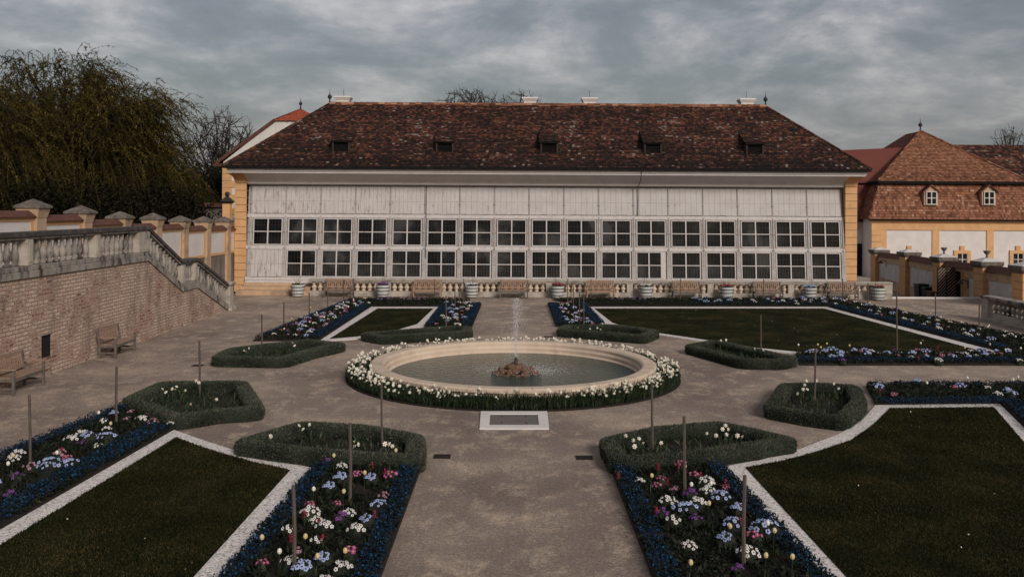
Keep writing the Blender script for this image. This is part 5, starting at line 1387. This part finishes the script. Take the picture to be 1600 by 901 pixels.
# right short balustrade
rb = thing('side_balustrade', 'short weathered stone balustrade at the right edge of the walk', 'balustrade', (21.1, 36, 0))
Xb = 21.15; ye = 39.6
b = MB(); b.box(Xb-.3, Xb+.3, 20, ye-.3, 0, .14); b.box(Xb-.22, Xb+.22, 20, ye-.3, .14, .34); b.build('plinth', MT['stone'], rb, bevel=.01)
b = MB(); b.box(Xb-.22, Xb+.22, 20, ye-.3, .86, .93); b.box(Xb-.28, Xb+.28, 20, ye+.3, .932, 1.05); b.build('handrail', MT['stone_old'], rb, bevel=.012)
b = MB(); b.box(Xb-.26, Xb+.26, ye-.3, ye+.25, 0, .93); b.build('end_post', MT['stone'], rb, bevel=.01)
for y in (33.0, 27.0):
    b = MB(); b.box(Xb-.24, Xb+.24, y-.2, y+.2, .34, .86); b.build('post', MT['stone'], rb)
y = 25.0
while y < ye - .5:
    if min(abs(y-33), abs(y-27)) > .32:
        b = MB(); b.lathe([(r, z*1.08) for r, z in prof], (Xb, y, .342), 10); b.build('baluster', MT['stone_old'], rb, smooth=True)
    y += .36

# ------------------------------------------------------------------ trees
def bare_tree(name, base, top, rx, rz, seed, label, group=None, limbs=16, subs=11, twigs=9, thick=.24):
    """trunk, limbs reaching into a round crown, branches and fine twigs"""
    rr = random.Random(seed); t = thing(name, label, 'tree', base, group); base = Vector(base); c = Vector((base.x, base.y, top - rz))
    tr, br = MB(), MB(); fork = Vector((base.x + rr.uniform(-.2, .2), base.y, max(base.z + .5, c.z - rz*.95)))
    tr.tube([base, base.lerp(fork, .5) + Vector((.1, 0, 0)), fork], [thick, thick*.85, thick*.7], 8, False)
    def bend(a, b2, k): m = a.lerp(b2, .5) + Vector((rr.gauss(0, k), rr.gauss(0, k), abs(rr.gauss(0, k)))); return [a, a.lerp(m, .5) + Vector((rr.gauss(0, k*.3), rr.gauss(0, k*.3), 0)), m, m.lerp(b2, .5) + Vector((rr.gauss(0, k*.3), 0, rr.gauss(0, k*.3))), b2]
    def along(pts, f): x = f*(len(pts)-1); i = min(int(x), len(pts)-2); return pts[i].lerp(pts[i+1], x-i)
    for k in range(limbs):
        a = 2*math.pi*k/limbs*1.618*2; el = -.25 + 1.25*(k+.5)/limbs; s = math.sqrt(max(.02, 1 - el*el))
        e = c + Vector((rx*.82*s*math.cos(a), rx*.82*s*math.sin(a), rz*.85*el)); st0 = base.lerp(fork, rr.uniform(.8, 1.0))
        p1 = bend(st0, e, rx*.07); br.tube(p1, [thick*.4, thick*.33, thick*.24, thick*.16, .02], 5, False)
        for q in range(subs):
            s0 = along(p1, rr.uniform(.25, 1.0)); out = (s0 - c); out = Vector((out.x/rx, out.y/rx, out.z/rz)); o2 = (out + Vector((rr.gauss(0, .45), rr.gauss(0, .45), rr.gauss(.15, .4))))
            if o2.length > .98: o2 = o2.normalized()*rr.uniform(.88, 1.0)
            e2 = c + Vector((o2.x*rx, o2.y*rx, o2.z*rz)); p2 = bend(s0, e2, rx*.04); br.tube(p2, [.038, .031, .024, .018, .011], 4, False)
            for w_ in range(twigs):
                s1 = along(p2, rr.uniform(.2, 1.0)); d = (e2 - s0).normalized() + Vector((rr.gauss(0, .7), rr.gauss(0, .7), rr.gauss(.25, .5))); e3 = s1 + d.normalized()*rr.uniform(.06, .2)*rx
                br.tube([s1, s1.lerp(e3, .5) + Vector((rr.gauss(0, .03), 0, rr.gauss(0, .03)))*rx*.4, e3], [.013, .010, .007], 3, False)
    tr.build('trunk', MT['bark'], t); br.build('crown', MT['bark'], t)
    return t
def tree_at(px, py_top, Y, z0, rpx, ratio, seed, label, **k):
    p = P(px, py_top, Y); r = rpx*Y/F; bare_tree('bare_tree', (p.x, Y, z0), p.z, r, r*ratio, seed, label, **k)
tree_at(345, 160, 66, 1.5, 62, 1.15, 4, 'bare dark leafless tree between the willows and the white annex', limbs=20, subs=11, twigs=9)
tree_at(728, 137, 75, 0, 55, .8, 12, 'leafless treetop rising behind the orangery roof, left of the other treetop', limbs=22, subs=13, twigs=10)
tree_at(805, 139, 77, 0, 60, .8, 15, 'leafless treetop rising behind the orangery roof beside a white chimney', limbs=22, subs=13, twigs=10)
tree_at(1577, 190, 130, -1, 27, 1.2, 9, 'small distant leafless tree above the dark roof behind the pavilion', limbs=14, subs=9, twigs=7, thick=.4)

def willow(base, top, rx, ry, seed, n, label, name='willow_tree', wind=.35, m='willow', drop=1.0):
    r2 = np.random.default_rng(seed); rr = random.Random(seed); t = thing(name, label, 'tree', base, 'willows behind the pillared wall')
    base = Vector(base); Hc = top - base.z; cz = base.z + Hc*.5
    b = MB(); anchors = []
    b.tube([base, base + Vector((.2, 0, Hc*.2)), base + Vector((.1, .1, Hc*.42))], [.55, .45, .34], 8, False)
    b.build('trunk', MT['bark'], t)
    b = MB(); fork = base + Vector((.05, .05, Hc*.3))
    for k in range(16):
        a = 2*math.pi*k/16 + rr.uniform(-.2, .2); el = rr.uniform(.35, 1.0); s = math.sqrt(1 - .8*el*el)
        e = Vector((base.x + rx*.85*s*math.cos(a), base.y + ry*.85*s*math.sin(a), base.z + Hc*(.35 + .62*el)))
        m1 = fork.lerp(e, .5) + Vector((0, 0, Hc*.1)); pts = [fork, fork.lerp(m1, .5), m1, m1.lerp(e, .5) + Vector((0, 0, .3)), e]
        b.tube(pts, [.2, .15, .11, .07, .03], 5, False); anchors += [pts[2], pts[3], e]
        for q in range(9):
            s0_ = pts[2].lerp(e, rr.random()); e2 = s0_ + Vector((rr.gauss(0, rx*.22), rr.gauss(0, ry*.22), rr.uniform(-.3, 1.1)))
            m2 = s0_.lerp(e2, .5) + Vector((0, 0, .4)); b.tube([s0_, m2, e2], [.05, .032, .012], 3, False); anchors += [m2, e2]
    b.build('limb', MT['bark'], t)
    # hanging twigs: start in the crown, go out and up a little, then hang with the wind
    A = np.array([tuple(a) for a in anchors]); st_ = A[r2.integers(0, len(A), n)] + r2.normal(0, .45, (n, 3))
    # even dome
    k = n//2; th = r2.uniform(0, 2*np.pi, k); el = r2.uniform(0, 1, k); s = np.sqrt(1 - el**2*.97); q = r2.uniform(.55, 1.0, k)
    bump_ = 1 + .16*np.sin(th*3 + seed) + .1*np.sin(el*9 + th*5)
    st_[:k] = np.c_[base.x + rx*s*q*bump_*np.cos(th), base.y + ry*s*q*bump_*np.sin(th), base.z + Hc*(.3 + .66*el*q*(.9 + .1*bump_))]
    out = st_ - np.array([base.x, base.y, cz]); out[:, 2] = np.abs(out[:, 2])*.2; d = unit(out + r2.normal(0, .8, (n, 3))) * .8; d[:, 2] += .5
    L = r2.uniform(.9, 2.5, n) * (.6 + .6*r2.random(n)) * drop; low = st_[:, 2] < base.z + Hc*.62; L = np.where(low, L*1.7, L); K = 9; P_ = [st_]; cur = st_.copy(); v = d.copy()
    for kk in range(K):
        v = v + np.c_[np.full(n, wind*.22), np.zeros(n), np.where(low, -.42, -.28)] + r2.normal(0, 1, (n, 3))*np.where(low, .1, .2)[:, None]; cur = cur + unit(v)*(L/K)[:, None]; cur[:, 2] = np.maximum(cur[:, 2], base.z + .2); P_.append(cur.copy())
    P_ = np.stack(P_, 1)                     # n, K+1, 3
    w = .014; side = np.zeros_like(P_); side[:, :, 0] = w; Va = np.stack([P_ - side, P_ + side], 2).reshape(-1, 3)
    base_i = (np.arange(n)[:, None]*(K+1) + np.arange(K)[None])*2; Fa = np.stack([base_i, base_i+1, base_i+3, base_i+2], -1).reshape(-1, 4)
    seg = P_[:, 1:] - P_[:, :-1]; C = []; D = []
    for rep in range(4):
        f_ = r2.random((n, K, 1)); C.append((P_[:, :-1] + seg*f_).reshape(-1, 3) + r2.normal(0, .035, (n*K, 3))); D.append(unit(seg.reshape(-1, 3)/(np.linalg.norm(seg.reshape(-1, 3), axis=1, keepdims=True)+1e-9) + r2.normal(0, .8, (n*K, 3))))
    C = np.concatenate(C); D = np.concatenate(D); Lh = r2.uniform(.035, .095, len(C)); v2, f2 = leaf_cloud(C, D, Lh, Lh*.26)
    tw = np.repeat(r2.random(n), K)
    rnd = np.concatenate([tw*.5, np.clip(np.tile(tw, 4)*.55 + r2.random(len(C))*.45, 0, 1)])
    np_obj('crown', np.concatenate([Va, v2]), np.concatenate([Fa, f2 + len(Va)]), MT[m], t, rnd=rnd)
    return t
def wx(px, Y): return (px - HX)*Y/F
willow((wx(95, 55), 55, 2.1), 13.3, 5.8, 5.0, 1, 5000, 'tallest olive brown weeping willow at the left edge')
willow((wx(188, 53), 53, 2.1), 11.4, 3.6, 4.0, 2, 3300, 'lower weeping willow beside the bare tree')
willow((wx(-20, 50), 50, 2.1), 12.4, 4.6, 4.2, 3, 2800, 'weeping willow cut by the left picture edge')
def bushy(base, top, rx, ry, seed, n, label, name='evergreen_tree'):
    r2 = np.random.default_rng(seed); t = thing(name, label, 'tree', base, 'dark evergreens behind the willows'); b = MB(); base = Vector(base)
    b.tube([base, base + Vector((0, 0, (top-base.z)*.6))], [.3, .12], 7); b.build('trunk', MT['bark'], t)
    m = 110; th = r2.uniform(0, 2*np.pi, m); el = r2.uniform(0, 1, m); q = r2.uniform(.3, 1, m); s = np.sqrt(1 - .8*el**2)
    cc = np.c_[base.x + rx*s*q*np.cos(th), base.y + ry*s*q*np.sin(th), base.z + (top-base.z)*(.05 + .87*el)]
    i = r2.integers(0, m, n); C = cc[i] + r2.normal(0, .5, (n, 3)); D = unit(r2.normal(0, 1, (n, 3)) - np.array([0, 0, .4])); L = r2.uniform(.06, .13, n)
    v, f = leaf_cloud(C, D, L, L*.5); np_obj('crown', v, f, MT['evergreen'], t, rnd=r2.random(n)); return t
for i, (px, Y, ty, rx, lb) in enumerate(((20, 62, 215, 4.5, 'dark evergreen behind the leftmost willow'), (120, 64, 200, 5.0, 'dark evergreen behind the tallest willow'), (215, 62, 230, 4.0, 'dark evergreen behind the lower willow'), (285, 60, 262, 2.8, 'dark low evergreen under the bare tree'), (330, 63, 268, 2.4, 'dark low evergreen against the white annex'))):
    bushy((wx(px, Y), Y, 2.1), P(px, ty, Y).z, rx, 3.0, 300+i, 26000 if i < 3 else 14000, lb)
for i, (px, Y, ty, rx, lb) in enumerate(((45, 47, 318, 3.2, 'dark shrub behind the leftmost pillars of the wall'), (150, 49, 318, 3.4, 'dark shrub behind the middle pillars of the wall'), (255, 50, 322, 3.0, 'dark shrub behind the pillars below the lower willow'))):
    bushy((wx(px, Y), Y, 2.1), P(px, ty, Y).z + .8, rx, 1.5, 320+i, 16000, lb, 'evergreen_shrub')

# ------------------------------------------------------------------ light
SE, SA = R(28), R(152)          # sun height; direction it comes from (behind the viewer, from the right)
w = bpy.data.worlds.new('World'); scene.world = w; w.use_nodes = True
nt = w.node_tree; nd, ln = nt.nodes, nt.links; bg = nd['Background']
sky = nd.new('ShaderNodeTexSky'); sky.sky_type = 'NISHITA'; sky.sun_disc = False; sky.sun_elevation = SE; sky.sun_rotation = SA; sky.air_density = 1.5; sky.dust_density = 3
tc = nd.new('ShaderNodeTexCoord'); sp = nd.new('ShaderNodeSeparateXYZ'); ln.new(tc.outputs['Generated'], sp.inputs[0])
def math_node(op, a, b_=None):
    m = nd.new('ShaderNodeMath'); m.operation = op
    for s, v in zip(m.inputs, (a, b_)):
        if v is None: continue
        if hasattr(v, 'is_output'): ln.new(v, s)
        else: s.default_value = v
    return m.outputs[0]
zc2 = math_node('ADD', math_node('MAXIMUM', sp.outputs['Z'], 0.0), 0.24)
cx2, cy2 = math_node('DIVIDE', sp.outputs['X'], zc2), math_node('DIVIDE', sp.outputs['Y'], zc2)
cb = nd.new('ShaderNodeCombineXYZ'); ln.new(cx2, cb.inputs[0]); ln.new(cy2, cb.inputs[1])
n1 = noise_node(nd, ln, cb.outputs[0], 1.9, 9, 0.58); n1.inputs['Distortion'].default_value = 0.5
n2 = noise_node(nd, ln, cb.outputs[0], 6.5, 8, 0.6)
cl = math_node('ADD', math_node('MULTIPLY', n1.outputs['Fac'], .72), math_node('MULTIPLY', n2.outputs['Fac'], .28))
K = 1.0
cr = ramp(nd, [(0.37, (0.86, 0.94, 1.1)), (0.45, (1.12, 1.18, 1.35)), (0.52, (1.72, 1.7, 1.85)), (0.62, (3.05, 2.88, 2.92))]); ln.new(cl, cr.inputs['Fac'])
# a clearer, darker band low down
hz = nd.new('ShaderNodeMapRange'); hz.inputs[1].default_value = 0.0; hz.inputs[2].default_value = .2; hz.inputs[3].default_value = .8; hz.inputs[4].default_value = 0.0; ln.new(sp.outputs['Z'], hz.inputs[0])
c1 = mix(nd, ln, hz.outputs[0], cr.outputs['Color'], (0.95, 1.06, 1.18))
ln.new(mix(nd, ln, .12, c1, sky.outputs['Color']), bg.inputs['Color']); bg.inputs['Strength'].default_value = .1
sl = bpy.data.lights.new('sun', 'SUN'); sl.energy = 1.5; sl.angle = R(18); sl.color = (1.0, .94, .88)
so_ = bpy.data.objects.new('sun', sl); COL.objects.link(so_)
dv = Vector((math.sin(SA)*math.cos(SE), math.cos(SA)*math.cos(SE), math.sin(SE)))
so_.rotation_euler = dv.to_track_quat('Z', 'Y').to_euler(); so_.location = dv*60 

vs_ = scene.view_settings; vs_.view_transform = 'Standard'; vs_.look = 'None'; vs_.gamma = 1; vs_.use_curve_mapping = False; vs_.exposure = 0.8
scene.cycles.max_bounces = 5; scene.cycles.diffuse_bounces = 2; scene.cycles.transparent_max_bounces = 8
scene.cycles.use_denoising = False if False else True
